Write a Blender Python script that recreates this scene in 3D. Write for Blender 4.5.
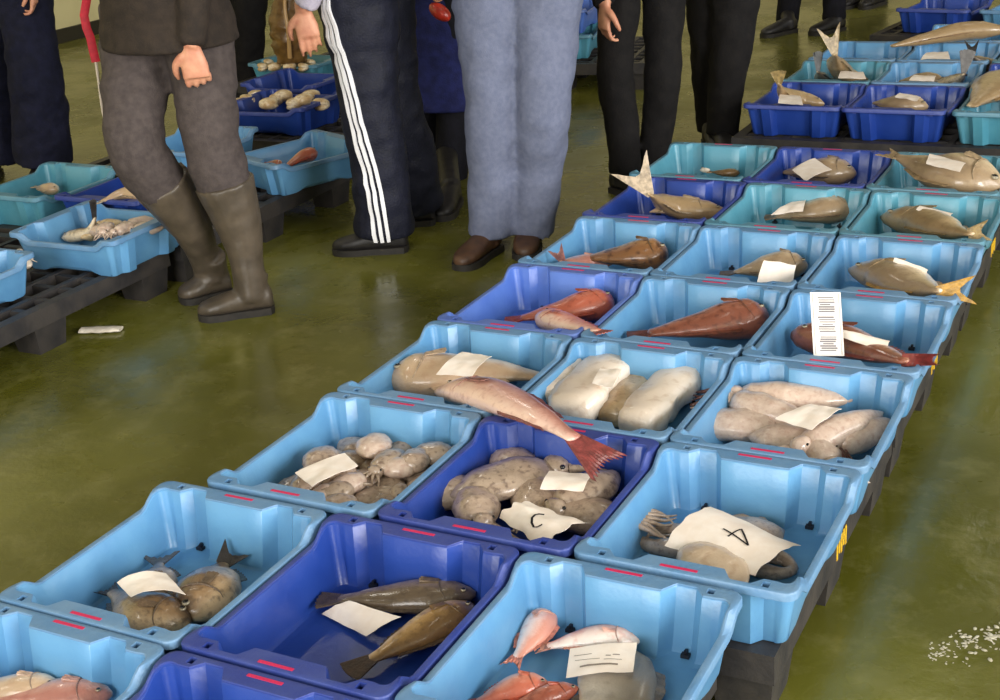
import bpy, bmesh, math, random
from mathutils import Vector, Matrix, noise
random.seed(7)
R_ = math.radians
scene = bpy.context.scene
COL = scene.collection
for o in list(bpy.data.objects):
    bpy.data.objects.remove(o)

# ------------------------------------------------------------------ camera
CAM_R = Matrix(((0.8882154742708976, -0.11110429491754602, 0.4457904293685537),
                (0.45351744766958774, 0.3671680647165043, -0.8121019251988015),
                (-0.07345199741999682, 0.9234952343695185, 0.3765120929954321)))
CAM_O = Vector((1.64420282, -0.85706762, 1.4402612))
FPX = 1349.166
cam = bpy.data.cameras.new('camera')
cam.sensor_width = 36.0
cam.lens = FPX / 1000.0 * 36.0
cam.clip_end = 200
camo = bpy.data.objects.new('camera', cam)
camo.matrix_world = Matrix.Translation(CAM_O) @ CAM_R.to_4x4()
COL.objects.link(camo)
scene.camera = camo

# ------------------------------------------------------------------ world and light
world = bpy.data.worlds.new('world')
scene.world = world
world.use_nodes = True
bg = world.node_tree.nodes['Background']
bg.inputs[0].default_value = (0.75, 0.85, 1.0, 1)
bg.inputs[1].default_value = 0.35

def area_light(name, loc, direction, sx, sy, power, color):
    l = bpy.data.lights.new(name, 'AREA')
    l.shape = 'RECTANGLE'; l.size = sx; l.size_y = sy
    l.energy = power; l.color = color
    o = bpy.data.objects.new(name, l)
    o.location = loc
    o.rotation_euler = Vector(direction).to_track_quat('-Z', 'Z').to_euler()
    COL.objects.link(o)
    return o
# daylight entering the open loading doors in the right wall and in the wall behind the photographer
DAY = (1.0, 0.97, 0.93)
for yy in (-2.0, 3.0, 8.0):
    area_light('door_daylight', (7.75, yy, 2.2), (-1, 0, -0.08), 3.4, 3.6, {-2.0: 620, 3.0: 200, 8.0: 25}[yy], DAY)
area_light('door_daylight', (0.6, -5.75, 2.3), (0, 1, -0.05), 4.2, 3.6, 360, DAY)
LAMP_SPOTS = [(x, y) for y in (-2.0, 2.2, 6.4, 10.6) for x in (-3.6, 0.6, 4.6)]
for (x, y) in LAMP_SPOTS:
    area_light('ceiling_tube_light', (x, y, 4.84), (0, 0.0001, -1), 0.22, 1.3, 20 if x < -2 else 5, (1.0, 0.93, 0.80))

scene.view_settings.view_transform = 'Standard'
scene.view_settings.look = 'None'
scene.view_settings.gamma = 1.0
scene.view_settings.exposure = 0.45
scene.view_settings.use_curve_mapping = False

# ------------------------------------------------------------------ helpers
def ray(u, v):
    return CAM_R @ Vector(((u - 500) / FPX, (350 - v) / FPX, -1.0))
def P(u, v, z):                       # where a sight line meets the level z
    d = ray(u, v)
    return CAM_O + d * ((z - CAM_O.z) / d.z)
def PD(u, v, depth):                  # a point at a distance in front of the lens
    return CAM_O + ray(u, v) * depth

NH = Vector((CAM_R[0][2] * -1, CAM_R[1][2] * -1, 0)).normalized()
def PH(u, v, h):                      # sight line met with an upright plane at ground distance h
    d = ray(u, v); return CAM_O + d * (h / d.dot(NH))
def PV(u, v, depth):                  # same, the plane standing on the floor where floor points have this lens depth
    return PH(u, v, (depth - 0.5423) / 0.9264)

def lin(c):
    return tuple((x / 12.92 if x <= 0.04045 else ((x + 0.055) / 1.055) ** 2.4) for x in [k / 255.0 for k in c])

def mat(name, c1, c2=None, rough=0.5, scale=25.0, bump=0.0, bscale=None, spec=0.5, coat=0.0, detail=3.0, stretch=None, contrast=(0.35, 0.65)):
    m = bpy.data.materials.new(name)
    m.use_nodes = True
    nt = m.node_tree; N = nt.nodes; L = nt.links
    b = N['Principled BSDF']
    b.inputs['Roughness'].default_value = rough
    b.inputs['Specular IOR Level'].default_value = spec
    b.inputs['Coat Weight'].default_value = coat
    b.inputs['Coat Roughness'].default_value = 0.12
    c1 = lin(c1)
    tc = N.new('ShaderNodeTexCoord'); src = tc.outputs['Object']
    if stretch:
        mp = N.new('ShaderNodeMapping'); mp.inputs['Scale'].default_value = stretch
        L.new(src, mp.inputs[0]); src = mp.outputs[0]
    if c2:
        nz = N.new('ShaderNodeTexNoise'); nz.inputs['Scale'].default_value = scale; nz.inputs['Detail'].default_value = detail
        L.new(src, nz.inputs['Vector'])
        r = N.new('ShaderNodeValToRGB')
        r.color_ramp.elements[0].position = contrast[0]; r.color_ramp.elements[1].position = contrast[1]
        r.color_ramp.elements[0].color = (*c1, 1); r.color_ramp.elements[1].color = (*lin(c2), 1)
        L.new(nz.outputs['Fac'], r.inputs[0]); L.new(r.outputs[0], b.inputs['Base Color'])
    else:
        b.inputs['Base Color'].default_value = (*c1, 1)
    if bump:
        n2 = N.new('ShaderNodeTexNoise'); n2.inputs['Scale'].default_value = bscale or scale * 2; n2.inputs['Detail'].default_value = 4
        L.new(src, n2.inputs['Vector'])
        bp = N.new('ShaderNodeBump'); bp.inputs['Strength'].default_value = bump; bp.inputs['Distance'].default_value = 0.01
        L.new(n2.outputs['Fac'], bp.inputs['Height']); L.new(bp.outputs[0], b.inputs['Normal'])
    return m

def fish_mat(name, back, side, belly, speck=None, rough=0.32, scale=60, speck_amt=0.5):
    """colour runs from belly (v=0) to back (v=1) over the fish's own UV, with mottling"""
    m = bpy.data.materials.new(name)
    m.use_nodes = True
    nt = m.node_tree; N = nt.nodes; L = nt.links
    b = N['Principled BSDF']
    b.inputs['Roughness'].default_value = rough
    b.inputs['Coat Weight'].default_value = 0.6; b.inputs['Coat Roughness'].default_value = 0.14
    uv = N.new('ShaderNodeUVMap'); sep = N.new('ShaderNodeSeparateXYZ'); L.new(uv.outputs[0], sep.inputs[0])
    tc = N.new('ShaderNodeTexCoord')
    nz = N.new('ShaderNodeTexNoise'); nz.inputs['Scale'].default_value = scale; nz.inputs['Detail'].default_value = 4
    L.new(tc.outputs['Object'], nz.inputs['Vector'])
    ad = N.new('ShaderNodeMath'); ad.operation = 'MULTIPLY_ADD'; ad.inputs[1].default_value = 0.5
    L.new(nz.outputs['Fac'], ad.inputs[0]); L.new(sep.outputs[1], ad.inputs[2])
    r = N.new('ShaderNodeValToRGB'); e = r.color_ramp.elements
    e[0].position = 0.32; e[0].color = (*lin(belly), 1)
    e[1].position = 1.12 if False else 1.0; e[1].color = (*lin(back), 1)
    k = e.new(0.66); k.color = (*lin(side), 1)
    L.new(ad.outputs[0], r.inputs[0])
    out = r.outputs[0]
    if speck:
        n2 = N.new('ShaderNodeTexNoise'); n2.inputs['Scale'].default_value = scale * 1.8; n2.inputs['Detail'].default_value = 3
        L.new(tc.outputs['Object'], n2.inputs['Vector'])
        r2 = N.new('ShaderNodeValToRGB'); r2.color_ramp.elements[0].position = 0.52; r2.color_ramp.elements[1].position = 0.66
        r2.color_ramp.elements[1].color = (speck_amt,) * 3 + (1,)
        L.new(n2.outputs['Fac'], r2.inputs[0])
        mx = N.new('ShaderNodeMix'); mx.data_type = 'RGBA'; mx.inputs['B'].default_value = (*lin(speck), 1)
        L.new(r2.outputs[0], mx.inputs['Factor']); L.new(out, mx.inputs['A']); out = mx.outputs['Result']
    L.new(out, b.inputs['Base Color'])
    vo = N.new('ShaderNodeTexVoronoi'); vo.inputs['Scale'].default_value = 260
    L.new(tc.outputs['Object'], vo.inputs['Vector'])
    bp = N.new('ShaderNodeBump'); bp.inputs['Strength'].default_value = 0.22; bp.inputs['Distance'].default_value = 0.002
    L.new(vo.outputs['Distance'], bp.inputs['Height']); L.new(bp.outputs[0], b.inputs['Normal'])
    return m

def tag(o, label=None, cat=None, group=None, kind=None):
    if label: o['label'] = label
    if cat: o['category'] = cat
    if group: o['group'] = group
    if kind: o['kind'] = kind
    return o

def empty(name, loc, rz=0.0, label=None, cat=None, group=None):
    o = bpy.data.objects.new(name, None)
    o.empty_display_size = 0.05
    o.location = loc; o.rotation_euler = (0, 0, rz)
    COL.objects.link(o)
    return tag(o, label, cat, group)

class MB:
    """collects geometry for ONE mesh object"""
    def __init__(s):
        s.v = []; s.f = []; s.uv = {}
    def add(s, verts, faces):
        n = len(s.v); s.v += [Vector(p) for p in verts]
        s.f += [tuple(i + n for i in f) for f in faces]
        return n
    def box(s, c, d, rz=0.0, taper=1.0):
        x, y, z = d[0] / 2, d[1] / 2, d[2] / 2
        m = Matrix.Rotation(rz, 3, 'Z'); c = Vector(c); t = taper
        pts = [c + m @ Vector(p) for p in ((-x*t, -y*t, -z), (x*t, -y*t, -z), (x*t, y*t, -z), (-x*t, y*t, -z), (-x, -y, z), (x, -y, z), (x, y, z), (-x, y, z))]
        s.add(pts, [(3, 2, 1, 0), (4, 5, 6, 7), (0, 1, 5, 4), (1, 2, 6, 5), (2, 3, 7, 6), (3, 0, 4, 7)])
    def rings(s, rings, cap0=True, cap1=True):
        n = len(rings[0]); base = len(s.v)
        for r in rings: s.v += [Vector(p) for p in r]
        for k in range(len(rings) - 1):
            for i in range(n):
                a = base + k * n + i; b = base + k * n + (i + 1) % n
                s.f.append((a, b, b + n, a + n))
        if cap0: s.f.append(tuple(base + i for i in reversed(range(n))))
        if cap1: s.f.append(tuple(base + (len(rings) - 1) * n + i for i in range(n)))
        return base
    def ellipsoid(s, c, rx, ry, rz, m=None, nu=12, nv=8):
        c = Vector(c); m = m or Matrix.Identity(3)
        rings = []
        for j in range(1, nv):
            t = math.pi * j / nv
            rings.append([c + m @ Vector((rx * math.sin(t) * math.cos(2 * math.pi * i / nu), ry * math.sin(t) * math.sin(2 * math.pi * i / nu), -rz * math.cos(t))) for i in range(nu)])
        s.rings(rings)
    def build(s, name, material, parent=None, origin=None, smooth=True, angle=40.0):
        me = bpy.data.meshes.new(name)
        o3 = Vector(origin) if origin is not None else Vector((0, 0, 0))
        me.from_pydata([p - o3 for p in s.v], [], s.f)
        me.update()
        if material and not s.uv and material.name.split('_')[0] in ('fish', 'squid', 'cuttle', 'octopus', 'shell'):
            s.uv = {k: (0.5, 0.5) for k in range(len(s.v))}
        if s.uv:
            ul = me.uv_layers.new(name='UVMap')
            for lp in me.loops:
                ul.data[lp.index].uv = s.uv.get(lp.vertex_index, (0.5, 0.5))
        if smooth:
            me.polygons.foreach_set('use_smooth', [True] * len(me.polygons))
            me.set_sharp_from_angle(angle=R_(angle))
        if material: me.materials.append(material)
        o = bpy.data.objects.new(name, me)
        COL.objects.link(o)
        if parent is not None: o.parent = parent
        elif origin is not None: o.location = o3
        return o

def catmull(pts, n):
    pts = [Vector(p) for p in pts]
    if len(pts) == 2:
        return [pts[0].lerp(pts[1], i / (n - 1)) for i in range(n)]
    ext = [pts[0] * 2 - pts[1]] + pts + [pts[-1] * 2 - pts[-2]]
    segs = len(pts) - 1
    # arc length spacing over control chords
    cum = [0.0]
    for a, b in zip(pts, pts[1:]): cum.append(cum[-1] + (b - a).length)
    out = []
    for i in range(n):
        d = cum[-1] * i / (n - 1)
        k = 0
        while k < segs - 1 and d > cum[k + 1]: k += 1
        t = (d - cum[k]) / max(1e-9, cum[k + 1] - cum[k])
        p0, p1, p2, p3 = ext[k:k + 4]
        out.append(0.5 * ((2 * p1) + (p2 - p0) * t + (2 * p0 - 5 * p1 + 4 * p2 - p3) * t * t + (3 * p1 - p0 - 3 * p2 + p3) * t * t * t))
    return out

def interp(tab, t):
    if t <= tab[0][0]: return tab[0][1]
    for (a, x), (b, y) in zip(tab, tab[1:]):
        if t <= b:
            k = (t - a) / (b - a); k = k * k * (3 - 2 * k) * 0.5 + k * 0.5
            return x + (y - x) * k
    return tab[-1][1]

def frames(path, side):
    """tangent, side axis and third axis along a path, carried without twist"""
    out = []; s = Vector(side)
    for i in range(len(path)):
        a = path[max(0, i - 1)]; b = path[min(len(path) - 1, i + 1)]
        t = (b - a).normalized()
        s = (s - t * s.dot(t)); s.normalize()
        out.append((t, s.copy(), t.cross(s).normalized()))
    return out

def tube(mb, pts, radii, nseg=10, nring=None, side=(1, 0, 0.3), wr=0.0, seed=0.0, cap=True):
    """tapered limb: radii = list of r or (r_side, r_other) spread evenly along the path"""
    n = nring or max(2, len(pts))
    path = catmull(pts, n)
    fr = frames(path, side)
    rings = []
    for i, (p, (t, s, u)) in enumerate(zip(path, fr)):
        k = i / (n - 1) * (len(radii) - 1); j = min(int(k), len(radii) - 2) if len(radii) > 1 else 0
        r0 = radii[j]; r1 = radii[min(j + 1, len(radii) - 1)]; w = k - j
        if not isinstance(r0, tuple): r0 = (r0, r0)
        if not isinstance(r1, tuple): r1 = (r1, r1)
        a = r0[0] + (r1[0] - r0[0]) * w; b = r0[1] + (r1[1] - r0[1]) * w
        ring = []
        for q in range(nseg):
            an = 2 * math.pi * q / nseg
            f = 1.0
            if wr:
                d = Vector((math.cos(an), math.sin(an), 0))
                f += wr * noise.noise(Vector((d.x * 1.3 + seed, d.y * 1.3, i * 0.55)))
                f += wr * 0.6 * noise.noise(Vector((d.x * 2.2, d.y * 2.2 + seed, i * 1.2 + 5)))
            ring.append(p + s * (a * f * math.cos(an)) + u * (b * f * math.sin(an)))
        rings.append(ring)
    mb.rings(rings, cap, cap)
    return path, fr

# ------------------------------------------------------------------ materials
M = {}
M['crate_sky'] = mat('crate_sky', (86, 140, 186), (98, 152, 194), rough=0.33, scale=9, bump=0.06, bscale=90)
M['crate_aqua'] = mat('crate_aqua', (72, 138, 160), (88, 150, 172), rough=0.33, scale=9, bump=0.06, bscale=90)
M['crate_azure'] = mat('crate_azure', (70, 104, 186), (84, 118, 196), rough=0.33, scale=9, bump=0.06, bscale=90)
M['crate_navy'] = mat('crate_navy', (26, 56, 136), (36, 66, 148), rough=0.33, scale=9, bump=0.06, bscale=90)
M['red_print'] = mat('red_print', (214, 30, 84), (190, 40, 90), rough=0.5, scale=300)
M['yellow_print'] = mat('yellow_print', (232, 190, 40), (206, 160, 30), rough=0.5, scale=120)
M['pallet'] = mat('pallet', (38, 37, 40), (58, 54, 52), rough=0.55, scale=14, bump=0.15, bscale=60)
M['plug'] = mat('drain_plug_dark', (18, 22, 34), rough=0.5)
M['paper'] = mat('paper', (250, 240, 230), (242, 228, 214), rough=0.75, scale=30, bump=0.12, bscale=45, spec=0.2)
M['card'] = mat('card', (240, 236, 230), (230, 222, 214), rough=0.6, scale=40, spec=0.2)
M['ink'] = mat('ink', (40, 38, 40), rough=0.7, spec=0.1)
M['faint_ink'] = mat('faint_ink', (150, 138, 126), rough=0.7, spec=0.1)
M['grey_ink'] = mat('grey_ink', (128, 124, 126), rough=0.7, spec=0.1)

# ------------------------------------------------------------------ room shell
def floor_material():
    m = bpy.data.materials.new('wet_floor'); m.use_nodes = True
    nt = m.node_tree; N = nt.nodes; L = nt.links; b = N['Principled BSDF']
    tc = N.new('ShaderNodeTexCoord')
    def nz(scale, detail=4, rough=0.55):
        n = N.new('ShaderNodeTexNoise'); n.inputs['Scale'].default_value = scale; n.inputs['Detail'].default_value = detail; n.inputs['Roughness'].default_value = rough
        L.new(tc.outputs['Object'], n.inputs['Vector']); return n
    a = nz(0.9); r = N.new('ShaderNodeValToRGB')
    r.color_ramp.elements[0].position = 0.38; r.color_ramp.elements[0].color = (*lin((84, 84, 26)), 1)
    r.color_ramp.elements[1].position = 0.64; r.color_ramp.elements[1].color = (*lin((116, 115, 48)), 1)
    L.new(a.outputs['Fac'], r.inputs[0])
    c = nz(7, 6, 0.7); r2 = N.new('ShaderNodeValToRGB')
    r2.color_ramp.elements[0].position = 0.5; r2.color_ramp.elements[1].position = 0.75
    r2.color_ramp.elements[1].color = (0.5, 0.5, 0.5, 1)
    L.new(c.outputs['Fac'], r2.inputs[0])
    mx = N.new('ShaderNodeMix'); mx.data_type = 'RGBA'; mx.inputs['B'].default_value = (*lin((142, 138, 88)), 1)
    L.new(r2.outputs[0], mx.inputs['Factor']); L.new(r.outputs[0], mx.inputs['A'])
    L.new(mx.outputs['Result'], b.inputs['Base Color'])
    w = nz(2.3, 5, 0.6); r3 = N.new('ShaderNodeValToRGB')       # puddles: smooth where wet
    r3.color_ramp.elements[0].position = 0.42; r3.color_ramp.elements[0].color = (0.16,) * 3 + (1,)
    r3.color_ramp.elements[1].position = 0.66; r3.color_ramp.elements[1].color = (0.40,) * 3 + (1,)
    L.new(w.outputs['Fac'], r3.inputs[0]); L.new(r3.outputs[0], b.inputs['Roughness'])
    h = nz(16, 5, 0.6); bp = N.new('ShaderNodeBump'); bp.inputs['Strength'].default_value = 0.10; bp.inputs['Distance'].default_value = 0.02
    L.new(h.outputs['Fac'], bp.inputs['Height']); L.new(bp.outputs[0], b.inputs['Normal'])
    return m
M['floor'] = floor_material()
M['wall'] = mat('wall_plaster', (226, 216, 166), (212, 202, 152), rough=0.8, scale=3, bump=0.1, bscale=40)
M['ceiling'] = mat('ceiling_sheet', (120, 118, 110), (108, 106, 100), rough=0.8, scale=2)
M['skirting'] = mat('skirting_dark', (46, 42, 30), rough=0.7)
M['lamp_metal'] = mat('lamp_metal', (220, 220, 216), rough=0.5)

def struct(name, mb, m, **kw):
    o = mb.build(name, m, smooth=False, **kw); o['kind'] = 'structure'; return o
X0, X1, Y0, Y1, ZC = -6.05, 8.0, -6.0, 14.0, 5.0
mb = MB(); mb.box(((X0 + X1) / 2, (Y0 + Y1) / 2, -0.05), (X1 - X0 + 0.6, Y1 - Y0 + 0.6, 0.1)); struct('floor', mb, M['floor'])
mb = MB(); mb.box(((X0 + X1) / 2, (Y0 + Y1) / 2, ZC + 0.05), (X1 - X0 + 0.6, Y1 - Y0 + 0.6, 0.1)); struct('ceiling', mb, M['ceiling'])
mb = MB(); mb.box((X0 - 0.1, (Y0 + Y1) / 2, ZC / 2), (0.2, Y1 - Y0, ZC)); struct('wall_left', mb, M['wall'])
mb = MB(); mb.box(((X0 + X1) / 2, Y1 + 0.1, ZC / 2), (X1 - X0, 0.2, ZC)); struct('wall_back', mb, M['wall'])
mb = MB(); mb.box((X0 + 0.015, (Y0 + Y1) / 2, 0.05), (0.03, Y1 - Y0, 0.10)); struct('baseboard_left', mb, M['skirting'])
# right wall with three open doorways, front wall with one
mb = MB()
ys = [Y0, -3.8, -0.2, 1.2, 4.8, 6.2, 9.8, Y1]
for k in range(0, 8, 2): mb.box((X1 + 0.1, (ys[k] + ys[k + 1]) / 2, ZC / 2), (0.2, ys[k + 1] - ys[k], ZC))
for k in (1, 3, 5): mb.box((X1 + 0.1, (ys[k] + ys[k + 1]) / 2, 4.55), (0.2, ys[k + 1] - ys[k], 0.9))
struct('wall_right', mb, M['wall'])
mb = MB()
mb.box(((X0 - 1.7) / 2, Y0 - 0.1, ZC / 2), (-1.7 - X0, 0.2, ZC)); mb.box(((2.9 + X1) / 2, Y0 - 0.1, ZC / 2), (X1 - 2.9, 0.2, ZC)); mb.box((0.6, Y0 - 0.1, 4.6), (4.6, 0.2, 0.8))
struct('wall_front', mb, M['wall'])
for (x, y) in LAMP_SPOTS:
    t = empty('ceiling_lamp', (x, y, 4.86), label='white fluorescent batten lamp fixed under the ceiling', cat='lamp', group='fluorescent lamps under the ceiling')
    b = MB(); b.box((0, 0, 0.09), (0.26, 1.4, 0.10)); b.build('housing', M['lamp_metal'], t, smooth=False)
    for e in (-1, 1):
        b = MB(); b.box((0, e * 0.72, 0.085), (0.27, 0.04, 0.11)); b.build('end_cap', M['lamp_metal'], t, smooth=False)

# ------------------------------------------------------------------ fish crates
HX, HY, CH = 0.1915, 0.2225, 0.128          # half width, half depth, height of a crate
PT = 0.142                                   # pallet deck level
ZF = PT + 0.010                              # level of a crate's floor
PA, PB = 0.38882, 0.45                       # pitch of the crate grid
RC = 0.021

def crate_columns():
    """perimeter stations: ('c', corner, angle) on the corners, ('e', side, along) on the edges"""
    st = []
    xs = [-HX + RC]
    us = [0.085, 0.098, 0.103, 0.137, 0.142, 0.165, 0.185, 0.225, 0.275, 0.285, 0.322, 0.328, 0.41, 0.5]
    us = us + [1 - u for u in reversed(us[:-1])]
    ex = [(-1 + 2 * u) * HX for u in us if abs((-1 + 2 * u) * HX) < HX - RC]
    ny = 30
    ey = [(-HY + RC) + (2 * (HY - RC)) * (i + 0.5) / ny for i in range(ny)]
    # counter clockwise from front-left: front edge (y=-HY), right, back, left
    for x in ex: st.append(('f', x))
    for k in range(7): st.append(('c', (1, -1), -90 + 90 * k / 6))
    for y in ey: st.append(('r', y))
    for k in range(7): st.append(('c', (1, 1), 90 * k / 6))
    for x in reversed(ex): st.append(('b', x))
    for k in range(7): st.append(('c', (-1, 1), 90 + 90 * k / 6))
    for y in reversed(ey): st.append(('l', y))
    for k in range(7): st.append(('c', (-1, -1), 180 + 90 * k / 6))
    return st
def relief(x):
    """how far the end wall stands in at this place: corner block, pocket, middle panel"""
    u = (x + HX) / (2 * HX); u = min(u, 1 - u)
    return interp([(0.0, 0.019), (0.10, 0.019), (0.142, 0.019), (0.185, 0.0), (0.275, 0.0), (0.325, 0.026), (0.5, 0.026)], u)
def dip(y):
    d = HY - abs(y)
    k = min(1.0, max(0.0, (d - 0.035) / 0.045)); k = k * k * (3 - 2 * k)
    return 0.023 * k
STN = crate_columns()
def crate_ring(off, rel, z, dipf=1.0, arch=0.0, lim=None):
    out = []
    for s in STN:
        rl = 0.0; dz = 0.0; ar = 0.0
        if s[0] in 'fb':
            x = s[1]; d = off[0] + rel * relief(x)
            if lim is not None: d = min(lim, off[0] + relief(x) - 0.0012)
            y = (HY - d) * (-1 if s[0] == 'f' else 1)
            # keep end edges inside the drafted sides
            p = [x * (HX - off[1] * 0.55) / HX, y]
        elif s[0] in 'lr':
            y = s[1]; d = off[1]
            if lim is not None: d = min(lim, off[1] - 0.0012)
            p = [(HX - d) * (-1 if s[0] == 'l' else 1), y * (HY - off[0] * 0.8 - rel * 0.010) / HY]
            dz = dip(y) * dipf
            k = max(0.0, 1 - abs(y) / (HY * 0.62)); ar = arch * min(1, k * 2.2)
        else:
            sx, sy = s[1]; a = R_(s[2]); r = RC * 0.72 if off[0] > 0.01 else RC
            dx = off[1]; dy = off[0] + rel * 0.017
            if lim is not None: dx = min(lim, off[1] - 0.0012); dy = min(lim, off[0] + 0.0158)
            p = [sx * (HX - dx - r) + r * math.cos(a), sy * (HY - dy - r) + r * math.sin(a)]
        out.append(Vector((p[0], p[1], z - dz + ar)))
    return out

def crate_meshes(key, material):
    E_ = 0.013; S_ = 0.013       # rim width on the ends (plus relief) and on the sides
    # body: inner wall, floor, outer wall, base
    b = MB()
    inner = [crate_ring((E_, S_), 1, CH - 0.0035), crate_ring((E_ + 0.002, S_ + 0.002), 1, CH - 0.006),
             crate_ring((E_ + 0.010, S_ + 0.010), 1, 0.066, 0.3), crate_ring((E_ + 0.017, S_ + 0.017), 1, 0.022, 0),
             crate_ring((E_ + 0.021, S_ + 0.021), 1, 0.0125, 0), crate_ring((E_ + 0.028, S_ + 0.028), 0.9, 0.0100, 0),
             crate_ring((E_ + 0.052, S_ + 0.040), 0, 0.0098, 0)]
    b.rings([list(reversed(r)) for r in inner], False, True)
    outer = [crate_ring((E_ - 0.006, S_ - 0.006), 1, CH - 0.016), crate_ring((E_ + 0.003, S_ + 0.004), 1, 0.066, 0.3),
             crate_ring((E_ + 0.013, S_ + 0.014), 1, 0.006, 0, 0.016), crate_ring((E_ + 0.017, S_ + 0.018), 1, 0.0, 0, 0.016),
             crate_ring((E_ + 0.052, S_ + 0.040), 0, 0.001, 0)]
    b.rings(outer, False, True)
    bm_body = b
    # rim: flange with a down-turned lip and two slots near each corner of the ends
    r = MB()
    rr = [crate_ring((E_ - 0.0065, S_ - 0.0065), 1, CH - 0.016), crate_ring((0.0025, 0.0025), 0, CH - 0.017), crate_ring((0.0, 0.0), 0, CH - 0.015), crate_ring((0.0, 0.0), 0, CH - 0.003),
          crate_ring((0.0012, 0.0012), 0, CH - 0.0008), crate_ring((0.003, 0.003), 0, CH),
          crate_ring((E_, S_), 1, CH, lim=0.0085), crate_ring((E_, S_), 1, CH, lim=0.0235), crate_ring((E_ - 0.001, S_ - 0.001), 1, CH), crate_ring((E_ + 0.0002, S_ + 0.0002), 1, CH - 0.0012), crate_ring((E_, S_), 1, CH - 0.004)]
    n = len(STN)
    base = r.rings(rr, False, False)
    # cut the slots: cells between rings 6 and 7 at the stations beside u = 0.105..0.125
    holes = []
    for i, s in enumerate(STN):
        if s[0] in 'fb':
            s2 = STN[(i + 1) % n]
            if s2[0] == s[0]:
                m_ = (s[1] + s2[1]) / 2; u = (m_ + HX) / (2 * HX); u = min(u, 1 - u)
                if 0.104 < u < 0.1365: holes.append(i)
    cut = set()
    for i in holes:
        a = base + 6 * n + i; c = base + 6 * n + (i + 1) % n
        cut.add((a, c, c + n, a + n))
    r.f = [f for f in r.f if f not in cut]
    for (a, c, d, e) in cut:
        q = [r.v[k] for k in (a, c, d, e)]
        k0 = r.add([p + Vector((0, 0, 0)) for p in q] + [p - Vector((0, 0, 0.022)) for p in q],
                   [(0, 4, 5, 1), (1, 5, 6, 2), (2, 6, 7, 3), (3, 7, 4, 0), (4, 7, 6, 5)])
    for sx in (-1, 1):                     # wall of each pocket keeps a dark drain plug near the floor
        pass
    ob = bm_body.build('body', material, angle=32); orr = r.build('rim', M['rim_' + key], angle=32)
    mk = MB(); mk.box((0, 0, 0), (0.064, 0.0065, 0.0006)); om = mk.build('printed_mark', M['red_print'], smooth=False)
    pl = MB(); pl.box((0, 0, 0), (0.014, 0.010, 0.006)); pl.box((0, 0.003, 0.005), (0.005, 0.007, 0.007)); op = pl.build('drain_plug', M['plug'], smooth=False)
    res = (ob.data, orr.data, om.data, op.data)
    for o in (ob, orr, om, op): bpy.data.objects.remove(o)
    return res
# small studs on the flange share one mesh per colour
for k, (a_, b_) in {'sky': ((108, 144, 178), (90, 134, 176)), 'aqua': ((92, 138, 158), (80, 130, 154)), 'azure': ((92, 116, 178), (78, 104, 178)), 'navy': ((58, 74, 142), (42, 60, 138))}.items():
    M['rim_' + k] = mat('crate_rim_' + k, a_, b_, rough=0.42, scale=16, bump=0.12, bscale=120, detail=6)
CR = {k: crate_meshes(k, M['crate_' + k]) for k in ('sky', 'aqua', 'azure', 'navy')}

def crate(x, y, key, label, rz=0.0, z=PT, mark=True, group='blue plastic fish crates', tilt=None):
    t = empty('fish_crate', (x, y, z), rz, label, 'crate', group)
    if tilt: t.rotation_euler = (tilt[0], tilt[1], rz)
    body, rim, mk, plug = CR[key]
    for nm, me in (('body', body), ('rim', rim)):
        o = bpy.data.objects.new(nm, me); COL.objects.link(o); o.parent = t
    if mark:
        for sx in (-0.098, 0.104):
            o = bpy.data.objects.new('drain_plug', plug); COL.objects.link(o); o.parent = t
            o.location = (sx, HY - 0.040, 0.0145)
        for sy in (-1, 1):
            o = bpy.data.objects.new('printed_mark', mk); COL.objects.link(o); o.parent = t
            o.location = (random.uniform(-0.01, 0.004), sy * (HY - 0.011 - random.random() * 0.004), CH + 0.0002)
    return t

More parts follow.
